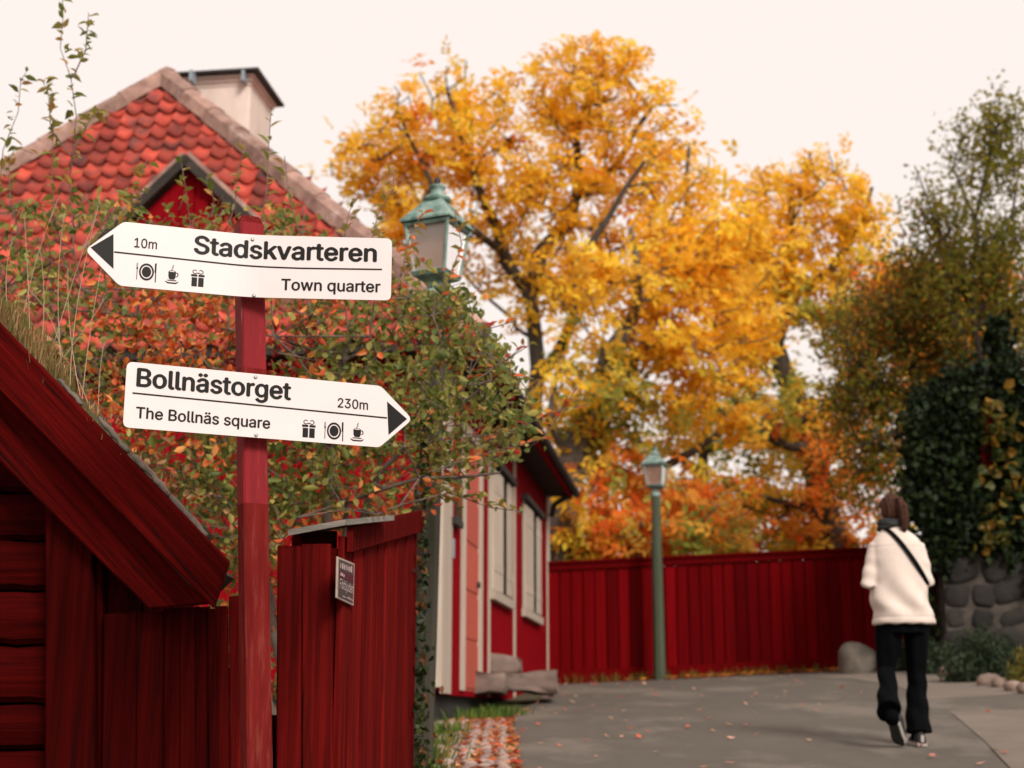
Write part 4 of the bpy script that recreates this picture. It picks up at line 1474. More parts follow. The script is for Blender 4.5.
# lower sign
s2 = Sign(253, 404, PYD - .02, 24, 24)
sign2 = thing('direction_sign', s2.pt(0, 0), 'lower white arrow sign pointing right reading Bollnästorget, The Bollnäs square, 230m', 'sign', 'white direction signs on the red post')
ul, us_ = s2.uv(125, 393)[0], s2.uv(380, 418)[0]
ut = s2.uv(412.5, 420)[0]
vt2 = np.mean([s2.uv(135, 361)[1], s2.uv(375, 386.5)[1]]); vb2 = np.mean([s2.uv(135, 427)[1], s2.uv(375, 448)[1]])
plate(s2, sign2, [(ul, vb2, .018), (us_, vb2, .012), (ut, (vt2 + vb2) / 2, .02), (us_, vt2, .012), (ul, vt2, .018)])
tri = [s2.uv(*p) for p in ((387, 401.5), (388.5, 435), (407, 419))]
flat(s2, sign2, 'arrowhead', [tri], 'ink')
line_uv(s2, sign2, 'rule', [(132.5, 393), (387, 418)], .0023, 'ink')
lettering(s2, sign2, 'Bollnästorget', 136, 291.5, 386.5, 19, 'ink', .026)
lettering(s2, sign2, 'The Bollnäs square', 135.5, 270.5, 418, 11.5, 'ink', .018)
lettering(s2, sign2, '230m', 337.5, 368, 407.3, 9.5, 'ink', .014)
icon(s2, sign2, 'gift', 302, 315.5, 419, 438)
icon(s2, sign2, 'plate', 324.5, 343.5, 421, 441)
icon(s2, sign2, 'cup', 350.5, 364.5, 422.5, 441.5)
for p in ((255.5, 377), (256, 435)): screw(s2, sign2, *p)

# ------------------------------------------------------------------ trees beyond the fence
def gp(px, Y):
    """a point on the ground at depth Y under column px"""
    x = (px - 512) / F * Y
    return (x, Y, float(gz(x, Y)) - .1)


def PL(Y, *pp):
    return [tuple(P(px, py, Y + (dy[0] if dy else 0))) for px, py, *dy in pp]


GOLD = [(255, 202, 62), (255, 210, 84), (255, 190, 50), (255, 198, 66), (252, 182, 50)]
GRNY = [(186, 180, 84), (164, 164, 74), (208, 192, 92), (140, 146, 66)]
MUST = [(240, 200, 62), (230, 196, 66), (250, 204, 70), (210, 188, 66), (250, 190, 60)]
ORNG = [(252, 160, 66), (246, 138, 56), (254, 178, 80), (240, 120, 54), (250, 186, 78)]
OLIV = [(112, 116, 50), (138, 118, 52), (94, 106, 46), (150, 122, 56), (120, 92, 46), (184, 124, 58)]


def blend_cols(c, pals, fields):
    """choose between palettes by smooth fields over space"""
    n = len(c)
    sets = [palette(n, p) for p in pals]
    k = np.argmax(np.stack(fields, 1) + rng.normal(size=(n, len(pals))) * .18, axis=1)
    out = np.choose(k[:, None], sets) if len(sets) <= 32 else sets[0]
    return out


def col_gold(c, ci):
    return blend_cols(c, [GOLD, MUST, ORNG], [np.full(len(c), .55), vnoise(c, .5, 1) - (c[:, 2] - 8) * .10, vnoise(c, .45, 2) - .35])


def col_mid(c, ci):
    return blend_cols(c, [GOLD, MUST, ORNG, GRNY], [vnoise(c, .5, 3) + (c[:, 2] - 6.5) * .22, np.full(len(c), .32), vnoise(c, .5, 4) - .34, vnoise(c, .55, 31) + .12 - (c[:, 2] - 5) * .08])


def col_right(c, ci):
    return blend_cols(c, [GOLD, MUST, ORNG, GRNY], [vnoise(c, .5, 13) + (c[:, 2] - 8) * .20, np.full(len(c), .30), vnoise(c, .5, 14) - .2, vnoise(c, .55, 32) + .10 - (c[:, 2] - 6) * .08])


def col_orange(c, ci):
    return blend_cols(c, [ORNG, MUST, GRNY], [vnoise(c, .6, 16) + .0, vnoise(c, .6, 6) + .25, vnoise(c, .6, 26) + .12])


def col_olive(c, ci):
    return blend_cols(c, [OLIV, [(120, 118, 46), (146, 132, 50)], [(206, 112, 46), (184, 90, 40)]], [np.full(len(c), .35), vnoise(c, .9, 7) + .05 + (c[:, 2] - 6) * .12, vnoise(c, .9, 8) - .35])


GT = 'autumn trees beyond the fence'
Y = 29.0
make_tree('ash_tree', 'tallest golden yellow tree rising behind the near lantern', 'tree',
          [([gp(552, Y), *PL(Y, (545, 520), (536, 400), (533, 330), (531, 290))], .30, .16),
           (PL(Y, (531, 292), (508, 262), (492, 226), (478, 190, -.6), (462, 140, -.8), (448, 95, -.6)), .17, .04),
           (PL(Y, (531, 290), (545, 250), (572, 222), (580, 180), (578, 130), (590, 80)), .20, .04),
           (PL(Y, (536, 380), (556, 352), (572, 318, -1.5), (582, 260, -2), (610, 215, -2), (640, 160, -2)), .16, .04),
           (PL(Y, (534, 340), (510, 320, 1), (480, 290, 1.5), (440, 250, 1.5), (400, 215, 1)), .05, .02),
           (PL(Y, (580, 200), (620, 160, 1), (650, 110, 1), (615, 60, 1)), .11, .03),
           (PL(Y, (500, 250), (450, 215, -1), (420, 160, -1), (400, 110, -1)), .09, .03)],
          [pblob(455, 120, Y, 85, 72), pblob(590, 110, Y, 95, 68), pblob(405, 165, Y, 58, 55, 1.6), pblob(520, 190, Y, 110, 78),
           pblob(650, 185, Y, 70, 90), pblob(560, 270, Y, 90, 55, 1.6), pblob(365, 170, Y, 42, 42, 1.2), pblob(420, 235, Y, 62, 40, 1.6), pblob(610, 62, Y, 40, 26, 1)],
          500, 5, .22, .20, .090, col_gold, 'bark', tip_r=.014, feather=.34, group=GT)
Y = 25.5
make_tree('broadleaf_tree', 'yellow and mustard tree with leaning trunk behind the far lantern', 'tree',
          [([gp(560, Y), *PL(Y, (560, 520), (570, 470), (590, 420), (610, 358), (628, 330))], .42, .2),
           (PL(Y, (560, 560), (578, 556), (598, 544), (618, 540), (640, 528, -.5), (668, 524, -.8)), .15, .07),
           (PL(Y, (592, 415), (640, 350, 1), (672, 280, 1), (688, 210, 1), (690, 150, 1)), .15, .04),
           (PL(Y, (628, 330), (640, 280, -1), (632, 230, -1)), .12, .04),
           (PL(Y, (575, 450), (640, 480, 1.5), (690, 455, 1.5), (726, 428, 1.5), (752, 405, 1.5)), .15, .05),
           (PL(Y, (570, 465), (545, 420, -.5), (560, 360, -.5)), .10, .04)],
          [pblob(640, 300, Y, 95, 70), pblob(710, 230, Y, 70, 85), pblob(590, 400, Y, 62, 60), pblob(700, 380, Y, 85, 70),
           pblob(610, 490, Y, 70, 50, 1.5), pblob(690, 500, Y, 70, 45, 1.5), pblob(740, 310, Y, 60, 60), pblob(650, 548, Y, 110, 22, 1.5), pblob(585, 530, Y, 40, 40, 1.2)],
          430, 6, .22, .19, .092, col_mid, 'bark_grey', tip_r=.013, feather=.32, group=GT)
Y = 31.0
make_tree('broadleaf_tree', 'golden tree with spreading branches left of the ivy wall', 'tree',
          [([gp(838, Y), *PL(Y, (832, 540), (815, 460), (795, 400), (775, 345), (790, 300), (788, 245), (792, 190))], .45, .07),
           (PL(Y, (812, 450), (770, 440, -1), (735, 400, -1), (715, 370, -1)), .14, .04),
           (PL(Y, (790, 300), (830, 270), (860, 230), (868, 190)), .13, .04),
           (PL(Y, (815, 460), (850, 400, 1), (880, 340, 1)), .14, .05),
           (PL(Y, (828, 520), (780, 500, -1), (740, 490, -1)), .12, .04)],
          [pblob(800, 195, Y, 72, 58), pblob(852, 235, Y, 46, 70), pblob(780, 300, Y, 82, 70), pblob(850, 330, Y, 58, 66), pblob(745, 250, Y, 52, 66), pblob(770, 420, Y, 80, 55, 1.6),
           pblob(760, 500, Y, 95, 50, 1.6), pblob(860, 470, Y, 48, 70, 1.6), pblob(800, 540, Y, 90, 26, 1.6)],
          450, 5, .25, .21, .10, col_right, 'bark', tip_r=.014, feather=.36, group=GT)
Y = 34.0
make_tree('maple_tree', 'low orange tree glowing deep behind the golden trees', 'tree',
          [([gp(700, Y), *PL(Y, (700, 500), (706, 440), (716, 380))], .3, .08),
           (PL(Y, (702, 470), (640, 440), (590, 420)), .12, .04), (PL(Y, (705, 450), (770, 430), (830, 430)), .12, .04)],
          [pblob(720, 420, Y, 100, 45, 1.5), pblob(600, 440, Y, 60, 50, 1.5), pblob(810, 450, Y, 60, 60, 1.5), pblob(700, 510, Y, 110, 35, 1.5)],
          150, 5, .26, .19, .09, col_orange, 'bark', tip_r=.014, feather=.36, group=GT)
Y = 26.0
make_tree('maple_tree', 'orange tree glimpsed above the ivy covered wall', 'tree',
          [([gp(965, Y), *PL(Y, (962, 480), (955, 400), (950, 340))], .22, .07), (PL(Y, (958, 420), (985, 360), (990, 300)), .09, .03)],
          [pblob(950, 345, Y, 48, 55, 1.3), pblob(985, 310, Y, 40, 60, 1.3), pblob(900, 300, Y, 36, 40, 1.2), pblob(925, 400, Y, 34, 30, 1.)],
          230, 8, .24, .16, .08, col_orange, 'bark', tip_r=.011, feather=.3, group=GT)
# finely leaved trees at the right
Y = 21.6
make_tree('fine_leaved_tree', 'brownish green small leaved tree overhanging the ivy wall', 'tree',
          [([gp(935, Y), *PL(Y, (930, 470), (922, 400), (905, 345), (890, 300))], .16, .05),
           (PL(Y, (922, 400), (880, 380, -.4), (850, 350, -.5)), .06, .02), (PL(Y, (925, 420), (880, 440, -.4), (850, 450, -.4)), .06, .02), (PL(Y, (912, 360), (940, 300), (945, 250)), .06, .02)],
          [pblob(885, 320, Y, 62, 52, 1.1), pblob(872, 400, Y, 52, 52, 1.1), pblob(930, 280, Y, 50, 50, 1.1), pblob(880, 470, Y, 38, 44, .8), pblob(855, 370, Y, 34, 60, .8), pblob(950, 350, Y, 40, 50, 1.0)],
          560, 24, .20, .10, .053, col_olive, 'bark', tip_r=.008, step=.35)
Y = 20.2
make_tree('slender_tree', 'slender bare stemmed tree with thin green leaves at the right edge', 'tree',
          [([gp(1000, Y), *PL(Y, (996, 470), (988, 400), (978, 330), (970, 280), (976, 220), (988, 160), (990, 105))], .09, .02),
           (PL(Y, (978, 330), (1000, 260), (1016, 190), (1022, 130)), .035, .012), (PL(Y, (972, 285), (945, 240), (925, 195), (915, 165)), .035, .01),
           (PL(Y, (980, 345), (1010, 310), (1030, 270)), .035, .012), (PL(Y, (976, 220), (955, 170), (962, 120)), .025, .008)],
          [pblob(985, 150, Y, 46, 58, .8), pblob(940, 215, Y, 38, 48, .8), pblob(1015, 220, Y, 38, 70, .9), pblob(975, 260, Y, 45, 50, .9), pblob(1020, 330, Y, 40, 60, .9), pblob(1005, 130, Y, 30, 50, .7), pblob(950, 300, Y, 40, 60, .8), pblob(1000, 280, Y, 50, 70, .8)],
          600, 14, .17, .105, .048, col_olive, 'bark', tip_r=.0075, step=.35, power=.38)

# ------------------------------------------------------------------ ivy-clad house end, stone wall and planting at the right
IY = 18.2
ix0 = P(922, 520, IY).x
annex = thing('ivy_clad_building', (ix0 + 1.6, IY + 1, float(gz(5.5, IY))), 'dark red timber building smothered in ivy at the right edge', 'building')
iz1 = P(960, 388, IY).z
ig = float(gz(6, IY))
SKW = .34                                        # the end wall runs away from the road
MB().box((ix0 + 1.86 + .6 * SKW, IY + .72, (ig - .1 + iz1 - .12) / 2), (1.74, 0, 0), (.6 * SKW, .6, 0), (0, 0, (iz1 - .02 - ig) / 2)).build('wall', M['falu_shed'], annex)
for k in range(12):
    xa = ix0 + .12 + .285 * k
    MB().aabox(xa, xa + .26, IY + .095, IY + .119, ig + .9, iz1 - .15).build('board', M['falu_shed'], annex)
xb0, xb1 = P(980, 430, IY - .12).x, P(992, 430, IY - .12).x
MB().aabox(xb0, xb1, IY - .10, IY + .09, P(985, 478, IY).z, P(985, 392, IY).z).build('corner_post', M['falu_house'], annex, bevel=.006)
mb = MB(); mb.add([(ix0 - .0, IY - .0, iz1 - .1), (ix0 + 3.8, IY - .0, iz1 - .1), (ix0 + 3.8 + 1.4 * SKW, IY + 1.4, iz1 - .1), (ix0 + 1.4 * SKW, IY + 1.4, iz1 - .1), (ix0 + .3 + .7 * SKW, IY + .7, iz1 + .15), (ix0 + 3.8 + .7 * SKW, IY + .7, iz1 + .15)],
                  [(3, 2, 1, 0), (0, 1, 5, 4), (2, 3, 4, 5), (0, 4, 3), (1, 2, 5)])
mb.build('roof', M['dark_wood'], annex)

wroot = thing('stone_wall', (ix0 + 1.4, IY - .1, ig), 'low dark fieldstone wall with pale mortar lines under the ivy', 'wall')
wz1 = P(990, 552, IY - .3).z
MB().aabox(ix0 + .16, ix0 + 3.4, IY - .225, IY + .09, ig - .15, wz1).build('mortar_core', M['mortar_ridge'], wroot)
smesh = [stone_mesh(70 + i, M['wall_stone'], .20, .055, .15, 2, .34, .6) for i in range(6)]
for r in range(5):
    x = ix0 + .26 + random.uniform(0, .15)
    zc = ig + .02 + r * .30
    while x < ix0 + 3.3:
        s = random.uniform(.75, 1.15)
        o = put('stone', random.choice(smesh), wroot, (x, IY - .20 + random.uniform(-.015, .01), zc + random.uniform(-.03, .03)))
        o.scale = (s, 1, random.uniform(.8, 1.05)); o.rotation_euler = (0, random.uniform(-.35, .35), 0)
        x += .40 * s + .03


def foliage_stuff(name, label, cat, c, L, W, cols, m='leaf_dark', shape=4, up=.4, thing_loc=None):
    v, f, cc = leaf_soup(c, L, W, cols, up, shape=shape)
    foot = np.array([c[:, 0].mean(), c[:, 1].mean(), c[:, 2].min()])
    o = put(name, fast_mesh(v - foot, f, M[m], cc), None, foot)
    return tag(o, label, cat, kind='stuff')


IVY = [(24, 36, 18), (34, 46, 22), (18, 27, 15), (44, 54, 25), (28, 32, 18), (40, 52, 25)]
# ivy: a sheet of leaves over the front and left end of the building, ragged lower edge
n = 26000
px = rng.uniform(903, 1075, n); py = rng.uniform(372, 600, n)
top = 384 + 20 * np.clip((960 - px) / 50, 0, 1.2) + 6 * np.sin(px * .21) + 4 * np.sin(px * .53)
bot = np.interp(px, [903, 935, 955, 975, 1000, 1030, 1075], [560, 575, 572, 560, 556, 585, 600]) + 8 * np.sin(px * .3)
left = np.interp(py, [380, 400, 440, 500, 560, 600], [932, 910, 906, 914, 924, 930]) + 4 * np.sin(py * .25)
post_gap = (px > 979) & (px < 993) & (py > 396) & (py < 470)
ok = (py > top) & (py < bot) & (px > left) & ~(post_gap & (rng.uniform(0, 1, n) < .93))
dep = IY - .04 - np.abs(rng.normal(size=n)) * .12 - .12 * (1 + np.sin(px * .12 + py * .07)) * .5
k = np.array([tuple(P(a_, b_, d_)) for a_, b_, d_ in zip(px[ok], py[ok], dep[ok])])
n2 = 2000                                        # the end wall turned towards the road
ey = rng.uniform(-.1, 1.3, n2)
e_ = np.stack([ix0 + .06 + ey * SKW + rng.normal(size=n2) * .06, IY + ey, rng.uniform(ig + .3, iz1, n2)], 1)
n3 = 2500
t_ = np.stack([rng.uniform(ix0 + .2, ix0 + 3.6, n3), IY + rng.uniform(-.1, .5, n3), iz1 + rng.normal(size=n3) * .07 - .02], 1)
n4 = 1500                                        # a stem wrapped in ivy above the eave
h_ = rng.uniform(0, 1, n4)
st = np.array([tuple(P(1000 + 4 * math.sin(u * 6), 385 - 66 * u, IY + .3)) for u in h_]) + rng.normal(size=(n4, 3)) * np.array([.08, .08, .05])
nf = 2600                                        # loose sprays along the top and the road side
fu = rng.uniform(0, 1, nf); fx = np.interp(fu, [0, .35, .6, 1], [908, 912, 950, 1040]); fy = np.interp(fu, [0, .35, .6, 1], [560, 420, 384, 372])
lump = 8 + 9 * np.abs(np.sin(fu * 23)) * np.abs(np.sin(fu * 57 + 1))
fr = np.array([tuple(P(a_ + g1 * l_, b_ + g2 * l_, IY - .1 + g3 * .15)) for a_, b_, g1, g2, g3, l_ in zip(fx, fy, rng.normal(size=nf) * .5, rng.normal(size=nf) * .7 - .2, rng.normal(size=nf), lump)])
allc = np.concatenate([k, e_, t_, st, fr])
foliage_stuff('ivy', 'dark green ivy covering the building and its top at the right', 'ivy', allc, .092, .085, palette(len(allc), IVY), 'leaf_dark')
# climbing vine with larger yellow green leaves over the red post
n = 120
u = rng.uniform(0, 1, n)
vx = np.interp(u, [0, .3, .6, 1], [988, 1000, 1006, 990]) + rng.normal(size=n) * 11; vy = 385 + 165 * u + rng.normal(size=n) * 6
vc = np.array([tuple(P(a_, b_, IY - .42 - random.random() * .15)) for a_, b_ in zip(vx, vy)])
foliage_stuff('climbing_vine', 'climbing vine with yellow green leaves beside the red post', 'vine', vc, .15, .12, palette(n, [(84, 86, 36), (110, 98, 40), (150, 112, 42), (62, 74, 32)]), 'leaf_near', 6)


def grass_tuft(c, n, h, spread, lean, cols, w=.006):
    """blades rising from c"""
    b = np.array(c) + np.stack([rng.normal(size=n) * spread, rng.normal(size=n) * spread * .8, np.zeros(n)], 1)
    d = np.stack([(b[:, 0] - c[0]) * lean + rng.normal(size=n) * .12, (b[:, 1] - c[1]) * lean + rng.normal(size=n) * .12, np.ones(n)], 1)
    d /= np.linalg.norm(d, axis=1, keepdims=True)
    hh = (h * rng.uniform(.6, 1.1, n))[:, None]
    s = np.stack([np.cos(rng.uniform(0, 6, n)), np.sin(rng.uniform(0, 6, n)), np.zeros(n)], 1) * w
    tipd = d + np.stack([rng.normal(size=n) * .2, rng.normal(size=n) * .2, -.1 * np.ones(n)], 1)
    v = np.stack([b - s, b + s, b + d * hh * .6 + s * .8, b + d * hh * .6 - s * .8, b + d * hh * .6 + tipd * hh * .4], 1).reshape(-1, 3)
    o = np.arange(n)[:, None] * 5
    f = np.concatenate([o + [0, 1, 2, 3]]); f2 = o + [3, 2, 4, 4]
    fa_ = np.concatenate([o + [0, 1, 2], o + [0, 2, 3], o + [3, 2, 4]])
    return v, fa_, np.repeat(cols, 5, axis=0)


for (px_, py_, Yp, hh, sp, n, lab) in ((985, 681, 13.55, .52, .23, 4600, 'grey green lavender clump nearest the right edge'),
                                       (936, 674, 14.0, .38, .16, 2600, 'lavender clump just right of the walking person'),
                                       (903, 671.5, 14.3, .38, .15, 2200, 'lavender clump seen between the person and the boulder'),
                                       (1036, 686, 13.2, .36, .14, 1500, 'yellowish clump cut by the right edge of the frame')):
    mx_, my_ = march(px_, py_); c = (mx_, my_, float(gz(mx_, my_)))
    cols = palette(n, [(58, 72, 50), (72, 84, 60), (46, 58, 40), (38, 48, 32)] if px_ != 1036 else [(110, 104, 44), (86, 88, 40), (140, 120, 50)])
    dd = rng.normal(size=(n, 3)); dd /= np.linalg.norm(dd, axis=1, keepdims=True); dd[:, 2] = np.abs(dd[:, 2])
    rr_ = rng.uniform(.25, 1, n)[:, None] ** .5 * (1 + .18 * np.sin(dd[:, :1] * 9 + dd[:, 1:2] * 7))
    lc = np.array(c) + dd * rr_ * np.array([sp * 1.9, sp * 1.6, hh])
    v, f, cc = leaf_soup(lc, .085, .018, cols, -1.2)
    root = thing('lavender_bush' if px_ != 1036 else 'yellow_shrub', c, lab, 'plant')
    put('foliage', fast_mesh(v - np.array(c), f, M['grass'], cc), root)['kind'] = 'stuff'
    mb = MB()
    for j in range(7):
        an = j * .9
        mb.tube([V(c) - V((0, 0, .02)), V(c) + V((.08 * math.cos(an), .08 * math.sin(an), .08)), V(c) + V((sp * .8 * math.cos(an), sp * .7 * math.sin(an), .2))], [.008, .006, .003], 5)
    mb.build('stem', M['twig'], root)

# edging stones along the planting, boulder
edge = thing('stone_edging', (4.9, 15, float(gz(4.9, 15))), 'row of rounded stones edging the planting at the right', 'edging')
em = [stone_mesh(90 + i, M['pink_stone'], .12, .10, .075, 2) for i in range(5)]
for (px_, py_) in ((1040, 697), (1026, 692), (1013, 690), (1000, 686), (989, 684), (978, 680), (968, 679), (958, 676), (948, 674), (940, 672), (932, 671), (922, 670), (913, 669), (902, 669), (893, 670)):
    x, y = march(px_, py_ + 1.5)
    o = put('stone', random.choice(em), edge, (x, y, float(gz(x, y)) + .03))
    s = random.uniform(.75, 1.15); o.scale = (s, s, s); o.rotation_euler = (0, 0, random.uniform(0, 3))
bx_, by_ = P(860, 668, 19.2).x, 19.2
bo_ = put('boulder', stone_mesh(131, M['boulder'], .21, .2, .26, 3, .4), None, (bx_, by_, float(gz(bx_, by_)) + .08))
tag(bo_, 'rounded grey boulder at the foot of the red fence', 'boulder')

# ------------------------------------------------------------------ fallen leaves, grass along edges
def litter(n, xy, sizes, cols):
    c = np.stack([xy[:, 0], xy[:, 1], gz(xy[:, 0], xy[:, 1])], 1)
    an = rng.uniform(0, 6.3, n); L = rng.uniform(*sizes, n)
    d = np.stack([np.cos(an), np.sin(an), rng.normal(size=n) * .22], 1); s = np.stack([-np.sin(an), np.cos(an), rng.normal(size=n) * .22], 1)
    z = np.array([0, 0, 1.0]) * (L * .18 + .008)[:, None]
    v = np.stack([c + z - d * L[:, None] * .5, c + z + s * L[:, None] * .3, c + z * 1.4 + d * L[:, None] * .5, c + z - s * L[:, None] * .3], 1).reshape(-1, 3)
    return v, np.arange(n * 4).reshape(n, 4), np.repeat(cols, 4, axis=0)


FALL = [(226, 120, 64), (206, 84, 50), (232, 160, 110), (190, 110, 70), (240, 178, 120), (160, 70, 44), (120, 100, 50)]
yv = rng.uniform(6.6, 12.6, 1500); xv = ledge(yv) - np.abs(rng.normal(size=1500)) * .3 + .03
a1 = np.stack([xv, yv], 1)
yr = rng.uniform(7, 20, 150); xr = ledge(yr) + rng.uniform(0, 1, 150) ** 2 * 4
a2 = np.stack([xr, yr], 1)
xf = rng.uniform(1.6, 5.4, 330); a3 = np.stack([xf, 20.65 - np.abs(rng.normal(size=330)) * .22], 1)
yk = rng.uniform(13.6, 17.8, 260); a4 = np.stack([redge(yk) + rng.uniform(.05, .7, 260), yk], 1)
v1, f1, c1_ = litter(1500, a1, (.05, .10), palette(1500, FALL)); v2, f2, c2_ = litter(150, a2, (.04, .08), palette(150, [(236, 150, 130), (226, 110, 80), (240, 180, 150)]))
v3, f3, c3_ = litter(330, a3, (.07, .14), palette(330, [(226, 150, 60), (190, 110, 50), (150, 100, 50), (110, 100, 50)])); v4, f4, c4_ = litter(260, a4, (.05, .10), palette(260, [(150, 110, 50), (120, 90, 44), (90, 80, 40)]))
v = np.concatenate([v1, v2, v3, v4]); f = np.concatenate([f1, f2 + len(v1), f3 + len(v1) + len(v2), f4 + len(v1) + len(v2) + len(v3)]); cc = np.concatenate([c1_, c2_, c3_, c4_])
tag(put('fallen_leaves', fast_mesh(v, f, M['leaf_near'], cc)), 'fallen orange and pink leaves scattered over verge and road', 'leaves', kind='stuff')
gvs, gfs, gcs, off = [], [], [], 0
for (x, y, n, hh, sp) in [(-.62, 7.6, 160, .16, .06), (-.55, 8.6, 200, .15, .09), (-.6, 9.6, 200, .16, .1), (-.5, 10.8, 160, .14, .09), (-.3, 12.7, 160, .13, .12), (-.12, 13.3, 160, .12, .12), (-.45, 7.9, 120, .12, .06)] + \
        [(xx, 20.6, 18, .14, .12) for xx in np.arange(.9, 5.2, .3)]:
    v, f, c_ = grass_tuft((x, y, float(gz(x, y))), n, hh, sp, 1.5, palette(n, [(74, 104, 38), (92, 120, 48), (60, 84, 34), (130, 130, 60)]), .006)
    gvs.append(v); gfs.append(f + off); gcs.append(c_); off += len(v)
tag(put('grass', fast_mesh(np.concatenate(gvs), np.concatenate(gfs), M['grass'], np.concatenate(gcs))), 'green grass tufts along the verge and the fence foot', 'grass', kind='stuff')

# ivy creeping up the far corner of the shed and at the foot of the near lamp
n = 380
u = rng.uniform(0, 1, n) ** 1.3
base_pt = s0 + SD * (tend + .02) + SN * .05
ic = np.stack([base_pt.x + rng.normal(size=n) * .014 + .0, base_pt.y + rng.normal(size=n) * .07 + .02, float(gz(-.4, 6.5)) + .05 + u * 1.75], 1)
n2 = 420
ic2 = np.stack([rng.normal(size=n2) * .09 - .52, 6.9 + rng.normal(size=n2) * .25, float(gz(-.5, 7)) + np.abs(rng.normal(size=n2)) * .22], 1)
ic = np.concatenate([ic, ic2])
foliage_stuff('creeping_ivy', 'ivy and weeds creeping up between the shed and the near lamp post', 'ivy', ic, .034, .03, palette(len(ic), [(50, 62, 30), (38, 50, 25), (70, 76, 36), (30, 40, 20), (46, 56, 28), (120, 74, 42)]), 'leaf_near', 6)

# ------------------------------------------------------------------ the autumn shrub behind the signs
from math import sin
mass = [(-40, 250), (0, 232), (30, 190), (70, 178), (110, 192), (160, 215), (205, 205), (250, 215), (300, 205), (350, 235), (392, 225), (425, 262), (455, 285), (475, 312), (505, 350), (530, 390), (528, 430), (505, 470), (470, 488), (420, 508), (372, 520), (300, 524), (262, 560), (228, 556), (190, 505), (120, 435), (60, 372), (0, 312), (-40, 280)]


def inside(px, py, poly):
    r = np.zeros(len(px), bool); n = len(poly); j = n - 1
    for i in range(n):
        xi, yi = poly[i]; xj, yj = poly[j]
        c = ((yi > py) != (yj > py)) & (px < (xj - xi) * (py - yi) / (yj - yi + 1e-9) + xi)
        r ^= c; j = i
    return r


nt = 960
px = rng.uniform(-40, 535, 9000); py = rng.uniform(200, 562, 9000)
keepm = inside(px, py, mass)
dens = .55 + .45 * np.clip((py - 250) / 150, 0, 1)
dens = np.where((px > 120) & (px < 420) & (py > 225) & (py < 345), dens * .85, dens)
keepm &= rng.uniform(0, 1, 9000) < dens
px, py = px[keepm][:nt], py[keepm][:nt]
dY = rng.uniform(6.15, 7.6, len(px))
dY = np.where(px < 100, dY + .1, dY)
px = np.concatenate([px, rng.uniform(215, 292, 60), rng.uniform(405, 470, 40)]); py = np.concatenate([py, rng.uniform(540, 720, 60), rng.uniform(288, 330, 40)])
dY = np.concatenate([dY, rng.uniform(6.9, 7.6, 60), rng.uniform(7.0, 7.6, 40)])
tips = np.array([tuple(P(a_, b_, d_)) for a_, b_, d_ in zip(px, py, dY)])
sx, sy_ = -1.0, 6.9
sfoot = (sx, sy_, float(gz(sx, sy_)) - .05)
shrub = thing('autumn_shrub', sfoot, 'tall tangled shrub with green, orange and red leaves behind the signs', 'shrub')
Y = 6.9
limbs = [([sfoot, (sx + .02, sy_, 1.3), (sx + .1, sy_, 1.8), tuple(P(330, 430, Y)), tuple(P(350, 330, Y))], .045, .014),
         ([(sx, sy_, 1.2), tuple(P(240, 470, 7.1)), tuple(P(190, 380, 7.2)), tuple(P(150, 290, 7.2))], .03, .010),
         ([(sx - .02, sy_, 1.1), tuple(P(160, 500, 7.2)), tuple(P(90, 400, 7.3)), tuple(P(50, 300, 7.2))], .026, .008),
         ([(sx + .06, sy_, 1.6), tuple(P(380, 470, 6.7)), tuple(P(440, 420, 6.6)), tuple(P(490, 380, 6.6))], .024, .007),
         ([(sx + .05, sy_, 1.5), tuple(P(350, 500, 6.5)), tuple(P(420, 480, 6.4)), tuple(P(500, 470, 6.4))], .02, .006)]
# long shoots standing out of the mass: measured in the photograph, each with its own depth
shoots = [(6.6, [(70, 215), (73, 150), (72, 78), (64, 48), (61, -12)], 11), (6.6, [(72, 78), (84, 50), (90, 15)], 5), (6.6, [(70, 160), (52, 130), (50, 100), (44, 78)], 9),
          (6.7, [(-4, 215), (6, 150), (14, 110), (22, 80), (27, 70)], 9), (6.6, [(73, 150), (92, 118), (100, 108)], 5), (6.5, [(54, 190), (53, 120)], 5),
          (6.7, [(8, 160), (20, 145), (30, 150)], 4),
          (6.3, [(262, 260), (266, 190), (268, 160), (271, 108)], 8), (6.4, [(222, 255), (232, 200), (240, 165), (246, 148)], 10), (6.4, [(190, 230), (184, 190), (182, 160)], 7),
          (6.5, [(210, 250), (214, 200), (206, 178)], 7), (6.4, [(366, 262), (378, 215), (390, 185), (396, 168)], 9), (6.5, [(340, 255), (350, 220), (355, 195)], 7), (6.3, [(300, 240), (290, 195), (282, 160)], 7),
          (6.6, [(125, 240), (135, 195), (150, 160)], 7), (6.6, [(100, 240), (120, 200), (150, 185)], 6),
          (6.3, [(405, 448), (450, 440), (510, 432), (552, 412), (588, 404)], 9), (6.3, [(430, 470), (480, 458), (540, 440), (575, 388)], 8), (6.3, [(400, 500), (450, 495), (490, 505), (522, 512)], 9),
          (6.4, [(470, 390), (500, 360), (530, 342)], 6), (6.5, [(410, 300), (405, 265), (410, 235), (425, 210)], 7), (6.4, [(432, 310), (450, 275), (462, 245), (458, 215)], 7),
          (6.4, [(440, 340), (480, 330), (515, 320)], 6), (6.3, [(300, 520), (350, 508), (400, 515), (428, 525)], 8)]
shoots = [(a_, ([(b_[0][0] + 10, b_[0][1] + 75)] + b_) if b_[0][1] < 265 and b_[0][0] not in (72, 73) and b_[0] != (70, 160) else b_, c_) for a_, b_, c_ in shoots]
for Yd, pts, nl_ in shoots:
    limbs.append(([tuple(P(a_, b_, Yd + .2 * i / len(pts))) for i, (a_, b_) in enumerate(pts)], .0045, .0014))
